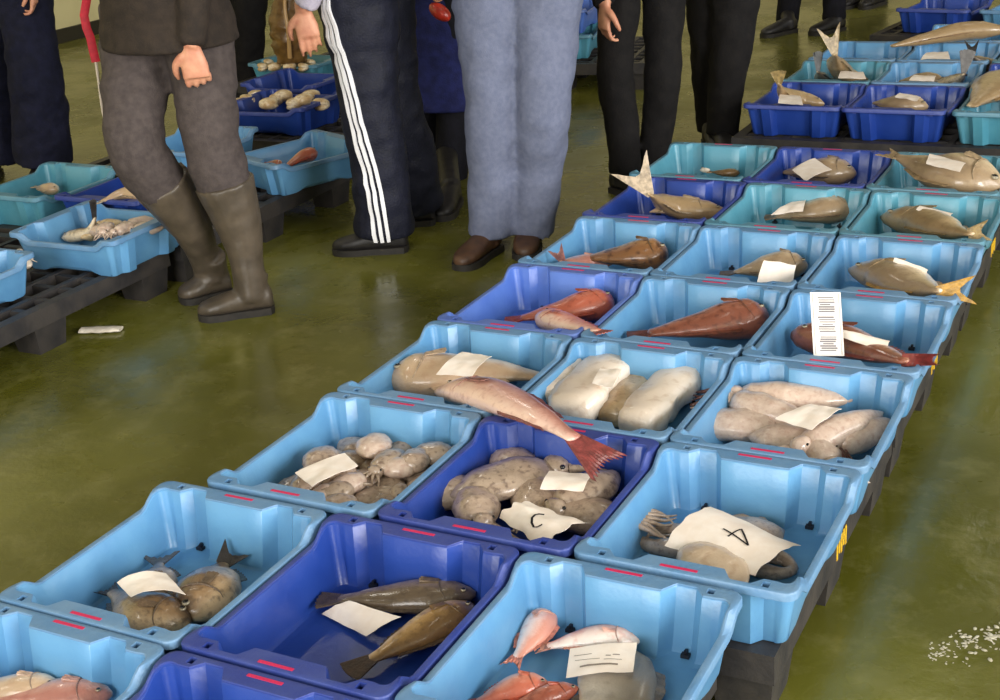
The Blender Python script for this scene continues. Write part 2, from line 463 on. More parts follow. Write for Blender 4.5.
def cell(i, j):                       # centre of a crate of the long block
    x = (i + 0.5) * PA; y = (j + 0.5) * PB
    if j < 2: x -= 0.074; y -= 0.010
    if j == 7: x -= 0.036; y += 0.012
    if j == 6: x -= 0.004; y += 0.004
    if 3 <= j <= 5: x += 0.004
    return x, y
J = lambda s: random.uniform(-s, s)
MAIN = [
 (0, 0, 'sky', 'light blue crate in the near left corner holding pale pinkish fish'),
 (1, 0, 'navy', 'dark blue crate cut by the bottom edge, in front of the two brown fish'),
 (0, 1, 'sky', 'light blue crate holding three stout brown fish with dark tails'),
 (1, 1, 'navy', 'dark blue crate holding two slender brown fish and a blank slip'),
 (2, 1, 'sky', 'light blue crate holding the small red mullets, nearest the right pallet edge'),
 (0, 2, 'sky', 'light blue crate packed with small grey-brown cuttlefish'),
 (1, 2, 'navy', 'dark blue crate of brown cuttlefish under the drooping red fish tail'),
 (2, 2, 'sky', 'light blue crate holding an octopus under a large sheet marked 4'),
 (0, 3, 'sky', 'light blue crate holding the big cream fish and the pink fish'),
 (1, 3, 'sky', 'light blue crate full of broad white-bellied flatfish'),
 (2, 3, 'sky', 'light blue crate full of pinkish squid with a cream slip'),
 (0, 4, 'azure', 'mid blue crate holding two orange-red gurnards'),
 (1, 4, 'sky', 'light blue crate holding one reddish-brown scorpionfish, no slip'),
 (2, 4, 'sky', 'light blue crate holding the fish with the upright printed card'),
 (0, 5, 'sky', 'light blue crate holding a mottled brown fish, beside the jeans wearer'),
 (1, 5, 'sky', 'light blue crate holding a grey-brown fish hidden behind a square slip'),
 (2, 5, 'sky', 'light blue crate whose beige fish has a yellow tail over the rim'),
 (0, 6, 'navy', 'dark blue crate with a large pale fish tail rising over its rim'),
 (1, 6, 'aqua', 'aqua blue crate in the middle column, beige fish with slip on its left end'),
 (2, 6, 'aqua', 'aqua blue crate on the right edge holding a beige fish with folded slip'),
 (0, 7, 'aqua', 'aqua crate with two thin pale fish, in front of the black trousers'),
 (1, 7, 'navy', 'dark blue crate holding a dark fish under a wide cream slip'),
 (2, 7, 'aqua', 'aqua crate under the huge beige fish at the right picture edge'),
]
for i, j, k, lab in MAIN:
    x, y = cell(i, j)
    crate(x + J(0.0012), y + J(0.0025), k, lab, R_(J(0.35)), group='crates of the long block of three columns')
# block beyond the gap
FX = [0.215, 0.606, 1.005]
FAR = [
 (0, 4.435, 'navy', 'dark blue crate at the front left of the far block, fish head raised'),
 (1, 4.425, 'navy', 'dark blue crate at the front middle of the far block, oval fish'),
 (2, 4.42, 'aqua', 'aqua crate at the front right of the far block, big tan fish'),
 (0, 4.90, 'aqua', 'aqua crate of the far block with fish tails standing upright'),
 (1, 4.90, 'sky', 'light blue far crate with a cream slip and a grey tail'),
 (2, 4.90, 'navy', 'dark blue crate at the right picture edge of the far block'),
 (0, 5.37, 'sky', 'light blue far crate behind the upright fish tails'),
 (1, 5.37, 'sky', 'light blue far crate with a rounded white slip, third row'),
 (2, 5.37, 'aqua', 'aqua crate of the far block, third row, at the right picture edge'),
 (1, 5.84, 'sky', 'light blue crate in the rear row of the far block'),
 (2, 5.84, 'sky', 'light blue crate in the rear row of the far block, at the right picture edge'),
]
for c, y, k, lab in FAR:
    crate(FX[c] + J(0.006), y, k, lab, R_(J(0.8)), mark=False, group='crates of the far block')
crate(0.345, 6.72, 'navy', 'dark blue crate at the top edge, alone left of a light one', R_(-9), mark=False, group='crates on the rearmost pallet')
crate(0.775, 6.66, 'sky', 'light blue crate in the top right corner of the picture', R_(-9), mark=False, group='crates on the rearmost pallet')
# left block
crate(-1.530, 2.285, 'sky', 'light blue crate of beige squid on the left pallet, before the boots', R_(91), mark=False, group='crates on the left pallets')
crate(-1.675, 1.735, 'sky', 'pale blue crate cut by the left picture edge', R_(1), mark=False, group='crates on the left pallets')
crate(-2.155, 2.66, 'aqua', 'aqua crate at the left picture edge with one small pale fish', R_(-0.8), mark=False, group='crates on the left pallets')
crate(-1.745, 2.706, 'navy', 'dark blue crate with one long pale fish behind the squid crate', R_(0.3), mark=False, group='crates on the left pallets')
crate(-2.00, 3.32, 'sky', 'light blue crate glimpsed between the legs of the boot wearer', R_(2), mark=False, group='crates on the left pallets')
crate(-1.445, 3.275, 'sky', 'light blue crate with orange-red fish beside the striped trousers', R_(-22), mark=False, group='crates on the left pallets')
crate(-2.06, 4.06, 'navy', 'dark blue crate of pale lumps behind the orange fish', R_(92), mark=False, group='crates on the left pallets')
crate(-2.30, 4.52, 'navy', 'dark blue crate between two crates of pale lumps', R_(90), mark=False, group='crates on the left pallets')
crate(-2.60, 4.98, 'aqua', 'teal crate of pale shellfish below the brown bag', R_(88), mark=False, group='crates on the left pallets')
crate(-1.50, 5.86, 'aqua', 'aqua crate seen between the blue jeans and black trousers', R_(14), mark=False, group='crates on the left pallets')
crate(-1.52, 5.88, 'azure', 'mid blue crate stacked on the aqua crate beside the blue jeans', R_(10), z=PT + CH + 0.001, mark=False, group='crates on the left pallets')

# ------------------------------------------------------------------ pallets
def pallet(cx, cy, w, d, label, marks=False, h=PT - 0.0015, rz=0.0, group='black plastic pallets'):
    t = empty('plastic_pallet', (cx, cy, 0), rz, label, 'pallet', group)
    nx = max(4, int(w / 0.10)); ny = max(4, int(d / 0.10))
    b = MB()
    b.box((0, -d / 2 + 0.02, h - 0.028), (w, 0.04, 0.056)); b.box((0, d / 2 - 0.02, h - 0.028), (w, 0.04, 0.056))
    b.box((-w / 2 + 0.02, 0, h - 0.028), (0.04, d - 0.08, 0.056)); b.box((w / 2 - 0.02, 0, h - 0.028), (0.04, d - 0.08, 0.056))
    b.build('deck_frame', M['pallet'], t, smooth=False)
    sm = None
    for k in range(1, nx):
        x = -w / 2 + w * k / nx
        if sm is None:
            b = MB(); b.box((0, 0, h - 0.020), (0.022, d - 0.08, 0.038)); o = b.build('deck_slat', M['pallet'], t, smooth=False); sm = o.data
        else:
            o = bpy.data.objects.new('deck_slat', sm); COL.objects.link(o); o.parent = t
        o.location = (x, 0, 0)
    sm = None
    for k in range(1, ny):
        y = -d / 2 + d * k / ny
        if sm is None:
            b = MB(); b.box((0, 0, h - 0.022), (w - 0.08, 0.022, 0.034)); o = b.build('cross_slat', M['pallet'], t, smooth=False); sm = o.data
        else:
            o = bpy.data.objects.new('cross_slat', sm); COL.objects.link(o); o.parent = t
        o.location = (0, y, 0)
    sm = None
    for fx in (-1, 0, 1):
        for fy in (-1, 0, 1):
            if sm is None:
                b = MB(); b.box((0, 0, (h - 0.055) / 2), (0.11, 0.13, h - 0.055), taper=0.82); o = b.build('leg', M['pallet'], t, smooth=False); sm = o.data
            else:
                o = bpy.data.objects.new('leg', sm); COL.objects.link(o); o.parent = t
            o.location = (fx * (w / 2 - 0.06), fy * (d / 2 - 0.075), 0)
    if marks:
        for k in range(5):
            b = MB(); hh = 0.034 if k % 2 else 0.040
            b.box((w / 2 + 0.0006, (k - 2) * 0.016, h - 0.030 + (0.004 if k in (1, 3) else 0)), (0.0012, 0.0075, hh)); b.build('painted_stroke', M['yellow_print'], t, smooth=False)
    return t
MX = 1.5 * PA
pallet(MX - 0.095, 0.44, 1.11, 0.87, 'black pallet under the nearest two rows of crates')
pallet(MX - 0.022, 1.35, 1.13, 0.87, 'black pallet with yellow strokes beside the sheet marked 4', marks=True)
pallet(MX - 0.022, 2.255, 1.13, 0.87, 'black pallet with yellow strokes below the upright printed card', marks=True)
pallet(MX - 0.022, 3.16, 1.13, 0.87, 'black pallet under the last two rows of the long block', marks=True)
pallet(FX[1], 4.66, 1.24, 0.93, 'black pallet under the front of the far block')
pallet(FX[1], 5.62, 1.24, 0.93, 'black pallet under the rear of the far block')
pallet(0.66, 6.78, 1.20, 0.80, 'black pallet at the top edge under the rearmost crates', rz=R_(-9))
pallet(-1.975, 1.86, 1.20, 1.10, 'black grid-topped pallet at the left picture edge, partly bare')
pallet(-1.96, 2.98, 1.20, 1.05, 'black pallet on the left behind the boot wearer')
pallet(-2.00, 4.32, 1.00, 1.05, 'black pallet under the dark blue crates of pale lumps')
pallet(-2.56, 5.42, 0.90, 1.00, 'black pallet behind the brown bag')
pallet(-1.45, 5.95, 0.90, 0.80, 'black pallet seen between the jeans and the black trousers', rz=R_(10))

# ------------------------------------------------------------------ fish
FM = {
 'brown': fish_mat('fish_brown', (92, 74, 58), (140, 112, 80), (196, 168, 132), (70, 52, 40), scale=45),
 'olive': fish_mat('fish_olive', (88, 74, 58), (128, 110, 86), (176, 156, 128), (64, 52, 42), scale=50),
 'gold': fish_mat('fish_gold', (120, 90, 52), (178, 142, 88), (224, 202, 156), (92, 68, 40), scale=50),
 'mullet': fish_mat('fish_mullet', (226, 158, 138), (242, 212, 200), (248, 236, 228), (224, 150, 128), scale=40, speck_amt=0.35),
 'red': fish_mat('fish_red', (206, 112, 86), (226, 156, 130), (242, 210, 192), (190, 98, 76), scale=40),
 'rust': fish_mat('fish_rust', (130, 76, 58), (176, 116, 92), (220, 172, 146), (98, 54, 42), scale=38, speck_amt=0.7),
 'orange': fish_mat('fish_orange', (170, 90, 68), (200, 124, 100), (224, 172, 150), (138, 68, 52), scale=36, speck_amt=.7),
 'pink': fish_mat('fish_pink', (176, 118, 104), (208, 160, 144), (222, 190, 172), (160, 100, 90), scale=36, speck_amt=0.35),
 'cream': fish_mat('fish_cream', (188, 160, 130), (216, 194, 168), (234, 220, 200), (176, 140, 112), scale=26, speck_amt=0.4),
 'white': fish_mat('fish_white', (222, 204, 184), (232, 216, 198), (238, 226, 212), (200, 174, 148), scale=22, speck_amt=0.5, rough=0.4),
 'tan': fish_mat('fish_tan', (150, 126, 92), (194, 168, 130), (228, 208, 174), (130, 104, 74), scale=30),
 'beige': fish_mat('fish_beige', (152, 130, 102), (204, 182, 150), (240, 226, 202), (130, 108, 84), scale=34, speck_amt=0.4),
 'dark': fish_mat('fish_dark', (96, 84, 70), (146, 128, 104), (214, 198, 170), (60, 52, 46), scale=40),
 'grey': fish_mat('fish_grey', (150, 138, 122), (182, 170, 154), (206, 196, 182), (130, 118, 106), scale=30, speck_amt=0.3),
 'mottle': fish_mat('fish_mottle', (128, 88, 54), (190, 146, 98), (238, 212, 172), (78, 50, 34), scale=22, speck_amt=0.95),
 'squid': fish_mat('squid_skin', (180, 150, 132), (214, 194, 178), (234, 222, 208), (172, 132, 116), scale=60, speck_amt=0.4),
 'cuttle': fish_mat('cuttle_skin', (128, 108, 92), (182, 162, 142), (212, 198, 180), (98, 78, 66), scale=46, speck_amt=0.65),
 'octo': fish_mat('octopus_skin', (140, 118, 102), (188, 166, 146), (216, 202, 186), (104, 84, 74), scale=60, speck_amt=0.5),
 'shell': fish_mat('shell_pale', (196, 164, 116), (222, 200, 160), (236, 222, 196), (170, 130, 86), scale=50, speck_amt=0.6, rough=0.45),
}
M['eye_white'] = mat('eye_silver', (150, 140, 118), rough=0.2, coat=0.6)
M['pupil'] = mat('pupil', (14, 14, 16), rough=0.15, coat=0.6)
FINM = {}
def fin_mat(c):
    if c not in FINM: FINM[c] = mat('fin_skin', c, tuple(max(0, int(k * 0.72)) for k in c), rough=0.4, scale=70, bump=0.3, bscale=220, coat=0.3)
    return FINM[c]

PROF = {
 'stout': ([(0, .10), (.05, .40), (.14, .72), (.28, .95), (.42, 1.0), (.6, .86), (.78, .50), (.9, .27), (1, .22)], [(0, .14), (.06, .5), (.18, .9), (.35, 1.0), (.6, .78), (.8, .4), (1, .12)]),
 'slender': ([(0, .12), (.06, .46), (.16, .80), (.32, 1.0), (.55, .92), (.75, .64), (.9, .38), (1, .32)], [(0, .15), (.06, .52), (.2, .95), (.4, 1.0), (.7, .62), (1, .16)]),
 'bighead': ([(0, .22), (.05, .62), (.15, .94), (.27, 1.0), (.5, .86), (.75, .60), (.92, .36), (1, .28)], [(0, .25), (.05, .66), (.18, 1.0), (.35, .92), (.65, .5), (1, .15)]),
 'deep': ([(0, .08), (.05, .34), (.14, .72), (.3, 1.0), (.5, 1.0), (.7, .74), (.86, .34), (1, .17)], [(0, .14), (.08, .55), (.22, .95), (.45, 1.0), (.75, .55), (1, .14)]),
 'flat': ([(0, .18), (.06, .58), (.18, .9), (.4, 1.0), (.65, .92), (.85, .58), (1, .22)], [(0, .4), (.08, .8), (.3, 1.0), (.7, .9), (1, .35)]),
 'mantle': ([(0, .42), (.06, .66), (.22, .92), (.45, 1.0), (.7, .84), (.88, .5), (.97, .2), (1, .05)], [(0, .45), (.08, .75), (.3, 1.0), (.65, .9), (.9, .5), (1, .08)]),
 'slab': ([(0, .70), (.04, .88), (.2, 1.0), (.5, .96), (.8, 1.0), (.96, .88), (1, .68)], [(0, .55), (.06, .9), (.4, 1.0), (.75, .92), (.95, .85), (1, .5)]),
 'tubular': ([(0, .62), (.05, .84), (.2, 1.0), (.5, .98), (.75, .74), (.92, .36), (1, .06)], [(0, .6), (.05, .85), (.3, 1.0), (.6, .95), (.85, .55), (1, .08)]),
}
PECT = {'brown': (150, 122, 92), 'olive': (118, 100, 78), 'gold': (160, 124, 74), 'mullet': (236, 190, 174), 'red': (214, 130, 104), 'rust': (160, 102, 80), 'orange': (196, 106, 80), 'pink': (206, 156, 140), 'cream': (214, 190, 162), 'white': (230, 220, 206), 'tan': (186, 160, 122), 'beige': (196, 172, 140), 'dark': (120, 104, 86), 'grey': (180, 168, 152), 'mottle': (136, 104, 70)}
def section_loft(mb, path, fr, hh, tt, prof, nseg=16, lump=0.0, seed=0.0):
    A, B = PROF[prof]; n = len(path); rings = []; base = len(mb.v)
    for i, (p, (t, d, u)) in enumerate(zip(path, fr)):
        k = i / (n - 1); a = interp(A, k) * hh; b = interp(B, k) * tt
        g = 1.0
        ring = []
        for q in range(nseg):
            an = 2 * math.pi * q / nseg
            f = 1 + (lump * noise.noise(Vector((math.cos(an) * 1.4 + seed, math.sin(an) * 1.4, k * 6))) if lump else 0)
            gill = 1.0 - 0.05 * math.exp(-((k - 0.245) / 0.018) ** 2) if prof in ('stout', 'slender', 'bighead', 'deep') else 1.0
            cs_, sn_ = math.cos(an), math.sin(an)
            if prof == 'slab': cs_ = math.copysign(abs(cs_) ** .55, cs_); sn_ = math.copysign(abs(sn_) ** .6, sn_)
            ring.append(p + d * (a * f * cs_) + u * (b * f * gill * sn_))
        rings.append(ring)
    if prof in ('stout', 'slender', 'bighead', 'deep'):
        p = path[-1]; rings.append([p + (v - p) * 0.35 + fr[-1][0] * (hh * 0.10) for v in rings[-1]])
    mb.rings(rings)
    for i in range(len(rings)):
        for q in range(nseg):
            mb.uv[base + i * nseg + q] = (i / (n - 1), 0.5 + 0.5 * math.cos(2 * math.pi * q / nseg))

def fan(mb, base_a, base_b, tip_a, tip_b, nrm, thick=0.0016, notch=0.0, nray=9, ridge=0.0012, frill=0.0):
    """fin web between a base line and a tip line, ridged along its rays, with real thickness"""
    top = []; nl = 5
    for i in range(nray):
        k = i / (nray - 1)
        b = base_a.lerp(base_b, k); e = tip_a.lerp(tip_b, k)
        nk = 1 - notch * math.sin(math.pi * k)
        if frill: nk *= 1 + frill * (1 if i % 2 else -1) * (0.5 + random.random() * 0.5)
        e = b + (e - b) * nk
        col = []
        for j in range(nl):
            w = j / (nl - 1)
            col.append(b.lerp(e, w) + nrm * ((ridge if i % 2 else -ridge) * w))
        top.append(col)
    v = []; f = []
    for s in (1, -1):
        for i in range(nray):
            for j in range(nl):
                v.append(top[i][j] + nrm * (s * thick * (1.0 - 0.6 * j / (nl - 1))))
    N_ = nray * nl
    for i in range(nray - 1):
        for j in range(nl - 1):
            a = i * nl + j
            f.append((a, a + nl, a + nl + 1, a + 1)); f.append((N_ + a, N_ + a + 1, N_ + a + nl + 1, N_ + a + nl))
    rim = [(i, 0) for i in range(nray)] + [(nray - 1, j) for j in range(1, nl)] + [(i, nl - 1) for i in range(nray - 2, -1, -1)] + [(0, j) for j in range(nl - 2, 0, -1)]
    for (i, j), (i2, j2) in zip(rim, rim[1:] + rim[:1]):
        a = i * nl + j; b = i2 * nl + j2
        f.append((b, a, N_ + a, N_ + b))
    mb.add(v, f)

def fish(name, label, pts, hh, tt, mkey, prof='stout', dorsal=1, tail=(0.05, 0.04, 'fork'), fin=None, roll=0.0, group='fish in the crates', detail=2, tail_dir=None, tail_side=None, spiky=False, eye=True, cat='fish', lump=0.0, mid=None):
    """pts: snout .. tail root in the scene; hh half body depth, tt half thickness; lies on its flank"""
    pts = [Vector(p) for p in pts]
    if len(pts) == 2:
        m_ = (pts[0] + pts[1]) / 2 + (Vector((random.uniform(-1, 1), random.uniform(-1, 1), 0)) * 0.006)
        pts = [pts[0], m_, pts[1]]
    path = catmull(pts, 24 if detail > 1 else 16)
    t0 = (path[-1] - path[0]).normalized()
    up = Vector((0, 0, 1)); side = up.cross(t0).normalized() * dorsal
    side = (Matrix.Rotation(roll, 3, t0) @ side)
    fr = frames(path, side)
    # third axis must look up
    fr = [(t, s, u if u.z > 0 else -u) for (t, s, u) in fr]
    low = min(p.z for p in path) - tt
    org = Vector((path[len(path) // 2].x, path[len(path) // 2].y, max(low, 0)))
    root = empty(name, org, 0, label, cat, group)
    fm = FM[mkey]; fc = fin or (110, 84, 66)
    b = MB(); section_loft(b, path, fr, hh, tt, prof, 18 if detail > 1 else 12, lump, random.random() * 9)
    b.build('body', fm, root, org, angle=70)
    L = sum((q - p).length for p, q in zip(path, path[1:]))
    # tail
    if tail:
        tl, ts, ty = tail
        t, s, u = fr[-1]; rt = path[-1] - t * (0.03 * L)
        td = Vector(tail_dir).normalized() if tail_dir is not None else t
        s = Vector(tail_side) if tail_side is not None else s
        sd = (s - td * s.dot(td)).normalized(); nn = td.cross(sd).normalized()
        w = interp(PROF[prof][0], 1.0) * hh * 0.95
        b = MB()
        fan(b, rt + sd * w, rt - sd * w, rt + td * tl + sd * ts, rt + td * tl - sd * ts, nn, 0.0018, 0.42 if ty == 'fork' else (0.16 if ty == 'fray' else -0.10), 23 if ty == 'fray' else 11, 0.0014, 0.09 if ty == 'fray' else 0.02)
        b.build('tail_fin', fin_mat(fc), root, org, angle=60)
    if detail >= 1:
        def at(k):
            i = min(len(path) - 1, int(k * (len(path) - 1))); return path[i], fr[i]
        # dorsal and anal fins along the outline
        for (nm, sg, k0, k1, hgt) in (('dorsal_fin', 1, 0.32, 0.80, 0.30), ('anal_fin', -1, 0.60, 0.84, 0.24)):
            if nm == 'anal_fin' and detail < 2: continue
            p0, f0 = at(k0); p1, f1 = at(k1)
            a0 = p0 + f0[1] * (sg * hh * interp(PROF[prof][0], k0) * 0.93); a1 = p1 + f1[1] * (sg * hh * interp(PROF[prof][0], k1) * 0.90)
            pm, fm_ = at((k0 + k1) / 2)
            e0 = a0 + f0[1] * (sg * hh * hgt) + f0[0] * (0.05 * L); e1 = a1 + f1[1] * (sg * hh * hgt * 0.6) + f1[0] * (0.05 * L)
            b = MB()
            # follow the back with two spans
            am = pm + fm_[1] * (sg * hh * interp(PROF[prof][0], (k0 + k1) / 2) * 0.94); em = am + fm_[1] * (sg * hh * hgt) + fm_[0] * (0.05 * L)
            fan(b, a0, am, e0, em, f0[2], 0.0012, 0, 7, 0.001, 0.22 if spiky else 0.05)
            fan(b, am, a1, em, e1, f1[2], 0.0012, 0, 7, 0.001, 0.22 if spiky else 0.05)
            b.build(nm, fin_mat(fc), root, org, angle=60)
        if detail >= 2:
            p0, f0 = at(0.29)
            q = p0 + f0[2] * (tt * 0.97) - f0[1] * (hh * 0.18)
            b = MB(); fan(b, q + f0[1] * hh * 0.13, q - f0[1] * hh * 0.13, q + f0[0] * (0.14 * L) + f0[1] * hh * 0.10 + f0[2] * 0.003, q + f0[0] * (0.12 * L) - f0[1] * hh * 0.30 + f0[2] * 0.003, f0[2], 0.001, -0.1, 7, 0.001)
            b.build('pectoral_fin', fin_mat(tuple(int(.35 * x + .65 * y) for x, y in zip(fc, PECT[mkey]))), root, org, angle=60)
        if detail >= 2 and prof in ('stout', 'slender', 'bighead', 'deep'):
            pts_g = []
            for q in range(9):
                an = R_(28 + 124 * q / 8); kk = 0.215 + 0.045 * math.sin(R_(180 * q / 8))
                pg, fg = at(kk); pg = path[0].lerp(pg, 1.0)
                ix = kk * (len(path) - 1); i0 = int(ix); pg = path[i0].lerp(path[min(i0 + 1, len(path) - 1)], ix - i0)
                pts_g.append(pg + fg[1] * (hh * interp(PROF[prof][0], kk) * math.cos(an) * 1.0) + fg[2] * (tt * interp(PROF[prof][1], kk) * math.sin(an) * 1.0))
            b = MB(); tube(b, pts_g, [.0006, max(.0012, hh * .035), max(.0012, hh * .035), .0006], 6, 16, side=fr[3][0]); b.build('gill_cover', fin_mat(tuple(int(.20 * x + .68 * y) for x, y in zip(fc, PECT[mkey]))), root, org, angle=80)
        if eye:
            p0, f0 = at(0.105); er = max(0.0035, hh * 0.13)
            kz = interp(PROF[prof][1], 0.105) * tt
            m3 = Matrix((f0[0], f0[1], f0[2])).transposed()
            c = p0 + f0[1] * (hh * 0.22) + f0[2] * (kz * 0.90)
            b = MB(); b.ellipsoid(c, er, er, er * 0.5, m3, 10, 6); eo = b.build('eye', M['eye_white'], root, org, angle=80)
            b = MB(); b.ellipsoid(c + f0[2] * er * 0.28, er * 0.72, er * 0.72, er * 0.36, m3, 8, 6); b.build('pupil', M['pupil'], eo, org, angle=80)
    return root

def cuttle(name, label, c, ang, L, W, T, mkey='cuttle', group=None, arms=6, prof='mantle', cat='cuttlefish', tilt=0.0, head=True, armlen=0.45, armcol=None):
    """mantle, head and arms lying flat; c = centre of the mantle, ang = heading of the head end"""
    c = Vector(c); d = Vector((math.cos(ang), math.sin(ang), tilt)).normalized()
    path = [c + d * (L * (0.5 - i / 13)) for i in range(14)]
    side = Vector((0, 0, 1)).cross(d).normalized(); fr = frames(path, side); fr = [(t, s, u if u.z > 0 else -u) for (t, s, u) in fr]
    org = Vector((c.x, c.y, c.z - T))
    root = empty(name, org, 0, label, cat, group)
    b = MB(); section_loft(b, path, fr, W, T, prof, 14, 0.14, random.random() * 20)
    for k in b.uv: b.uv[k] = (b.uv[k][0], 0.25 + 0.6 * random.random() if False else 0.5)
    b.build('mantle', FM[mkey], root, org, angle=80)
    if head:
        h = path[0] + d * (L * 0.08)
        m3 = Matrix((d, side, Vector((0, 0, 1)))).transposed()
        b = MB(); b.ellipsoid(h, L * 0.13, W * 0.54, T * 0.72, m3, 10, 7); b.build('head', FM[mkey], root, org, angle=80)
        for sg in (-1, 1):
            b = MB(); b.ellipsoid(h + side * (sg * W * 0.44) + Vector((0, 0, T * 0.36)), W * 0.09, W * 0.09, W * 0.07, m3, 8, 6); b.build('eye', M['pupil'], root, org, angle=80)
        for a in range(arms):
            k = (a + 0.5) / arms * 2 - 1
            p0 = h + d * (L * 0.08) + side * (k * W * 0.45)
            bend = random.uniform(-1, 1)
            pts = [p0, p0 + d * (L * armlen * 0.4) + side * (k * W * 0.35), p0 + d * (L * armlen * 0.75) + side * (k * W * 0.7 + bend * W * 0.25) - Vector((0, 0, T * 0.35)), p0 + d * (L * armlen) + side * (k * W * 0.8 + bend * W * 0.7) - Vector((0, 0, T * 0.5))]
            b = MB(); tube(b, pts, [W * 0.15, W * 0.11, W * 0.07, W * 0.03], 7, 8); b.build('arm', armcol or FM[mkey], root, org, angle=80)
    return root

def paper(label, corners, z, bulge=0.012, name='paper_slip', m='paper', ragged=0.0, group='paper slips on the fish', zs=None, nx=9, ny=9, curl=0.0):
    """a thin sheet through four corner sight points on the level z, bulging over what it lies on"""
    if zs is None: zs = [z] * 4
    A, B_, C_, D_ = [P(u, v, zz) for (u, v), zz in zip(corners, zs)]
    org = (A + B_ + C_ + D_) / 4; org.z = min(zs)
    sd = random.random() * 50
    def surf(a, b):
        p = A.lerp(B_, a).lerp(D_.lerp(C_, a), b)
        e = 16 * a * (1 - a) * b * (1 - b)
        p.z += bulge * (1 - (2 * a - 1) ** 2) + 0.0035 * noise.noise(Vector((a * 3 + sd, b * 3, sd))) + curl * (a - 0.5) * (b - 0.5)
        if ragged:
            r_ = (1 - min(1, e * 1.6))
            ctr = A.lerp(B_, 0.5).lerp(D_.lerp(C_, 0.5), 0.5)
            w = ragged * r_ * noise.noise(Vector((a * 4.5 + sd, b * 4.5, 1.7)))
            p += (p - ctr) * w
        return p
    g = [[surf(i / (nx - 1), j / (ny - 1)) for i in range(nx)] for j in range(ny)]
    v = []; f = []; th = 0.0004
    for s in (1, -1):
        for j in range(ny):
            for i in range(nx): v.append(g[j][i] + Vector((0, 0, s * th)))
    N_ = nx * ny
    for j in range(ny - 1):
        for i in range(nx - 1):
            a = j * nx + i
            f.append((a, a + 1, a + nx + 1, a + nx)); f.append((N_ + a, N_ + a + nx, N_ + a + nx + 1, N_ + a + 1))
    rim = [(i, 0) for i in range(nx)] + [(nx - 1, j) for j in range(1, ny)] + [(i, ny - 1) for i in range(nx - 2, -1, -1)] + [(0, j) for j in range(ny - 2, 0, -1)]
    for (i, j), (i2, j2) in zip(rim, rim[1:] + rim[:1]):
        a = j * nx + i; b = j2 * nx + i2
        f.append((a, N_ + a, N_ + b, b))
    # face direction
    n_ = (g[0][1] - g[0][0]).cross(g[1][0] - g[0][0])
    root = empty(name, org, 0, label, 'paper slip' if name == 'paper_slip' else 'card', group)
    b = MB(); b.add(v, f if n_.z > 0 else [tuple(reversed(q)) for q in f])
    b.build('sheet', M[m], root, org, angle=50)
    root['_'] = 0; del root['_']
    return root, org, surf
def stroke(root, org, surf, pts, w, nm='pen_stroke', m='ink', lift=0.0011):
    """a pen or print stroke as a thin ribbon lying on the sheet (pts in the sheet's own 0..1 frame)"""
    q = [surf(a, b) + Vector((0, 0, lift)) for a, b in pts]
    b = MB(); v = []; f = []
    for i, p in enumerate(q):
        t = (q[min(i + 1, len(q) - 1)] - q[max(i - 1, 0)]); t.z = 0; t.normalize()
        s = Vector((-t.y, t.x, 0)) * w
        v += [p + s, p - s]
    for i in range(len(q) - 1): f.append((2 * i, 2 * i + 1, 2 * i + 3, 2 * i + 2))
    b.add(v, f); b.build(nm, M[m], root, org, smooth=False)
def inv_sheet(corners, u, v):
    """place of a picture point in the sheet's own frame (affine estimate from three corners, then refined)"""
    A, B_, C_, D_ = [Vector(c) for c in corners]
    a = b = 0.5
    for _ in range(40):
        p = A.lerp(B_, a).lerp(D_.lerp(C_, a), b); e = Vector((u, v)) - p
        da = (B_ - A).lerp(C_ - D_, b); db = (D_ - A).lerp(C_ - B_, a)
        det = da.x * db.y - da.y * db.x
        a += (e.x * db.y - e.y * db.x) / det; b += (da.x * e.y - da.y * e.x) / det
    return a, b

Z = ZF
# --- near left crate
fish('pale_fish', 'pale pinkish fish at the bottom left corner, lying nearest the frame edge', [P(112, 694, Z + .03), P(-10, 702, Z + .03)], .036, .026, 'pink', 'slender', 1, fin=(196, 150, 136))
fish('pale_fish', 'pale pinkish fish with rounded head behind the nearest one, bottom left', [P(62, 686, Z + .035), P(-40, 690, Z + .03)], .03, .024, 'cream', 'slender', 1, fin=(196, 150, 136))
# --- three stout brown fish
fish('stout_fish', 'stout brown fish lying under the curled slip, head toward the dark blue crate', [P(190, 624, Z + .035), P(150, 615, Z + .038), P(112, 592, Z + .03)], .052, .036, 'brown', 'stout', -1, tail=(.035, .022, 'fork'), fin=(58, 46, 40))
fish('stout_fish', 'brown fish mostly under the slip with its grey tail toward the crate back', [P(148, 602, Z + .028), P(159, 564, Z + .02)], .042, .028, 'brown', 'stout', 1, tail=(.05, .036, 'fork'), fin=(92, 84, 76))
fish('stout_fish', 'stout tan fish with a black upright tail, right of the slip', [P(192, 619, Z + .035), P(207, 592, Z + .040), P(222, 564, Z + .02)], .060, .038, 'brown', 'stout', 1, tail=(.045, .03, 'fork'), fin=(44, 40, 38), tail_dir=(0.25, 0.8, 0.45))
paper('blank cream slip curled over the stout brown fish', [(117, 583), (166, 574), (186, 595), (131, 597)], Z + .075, .012)
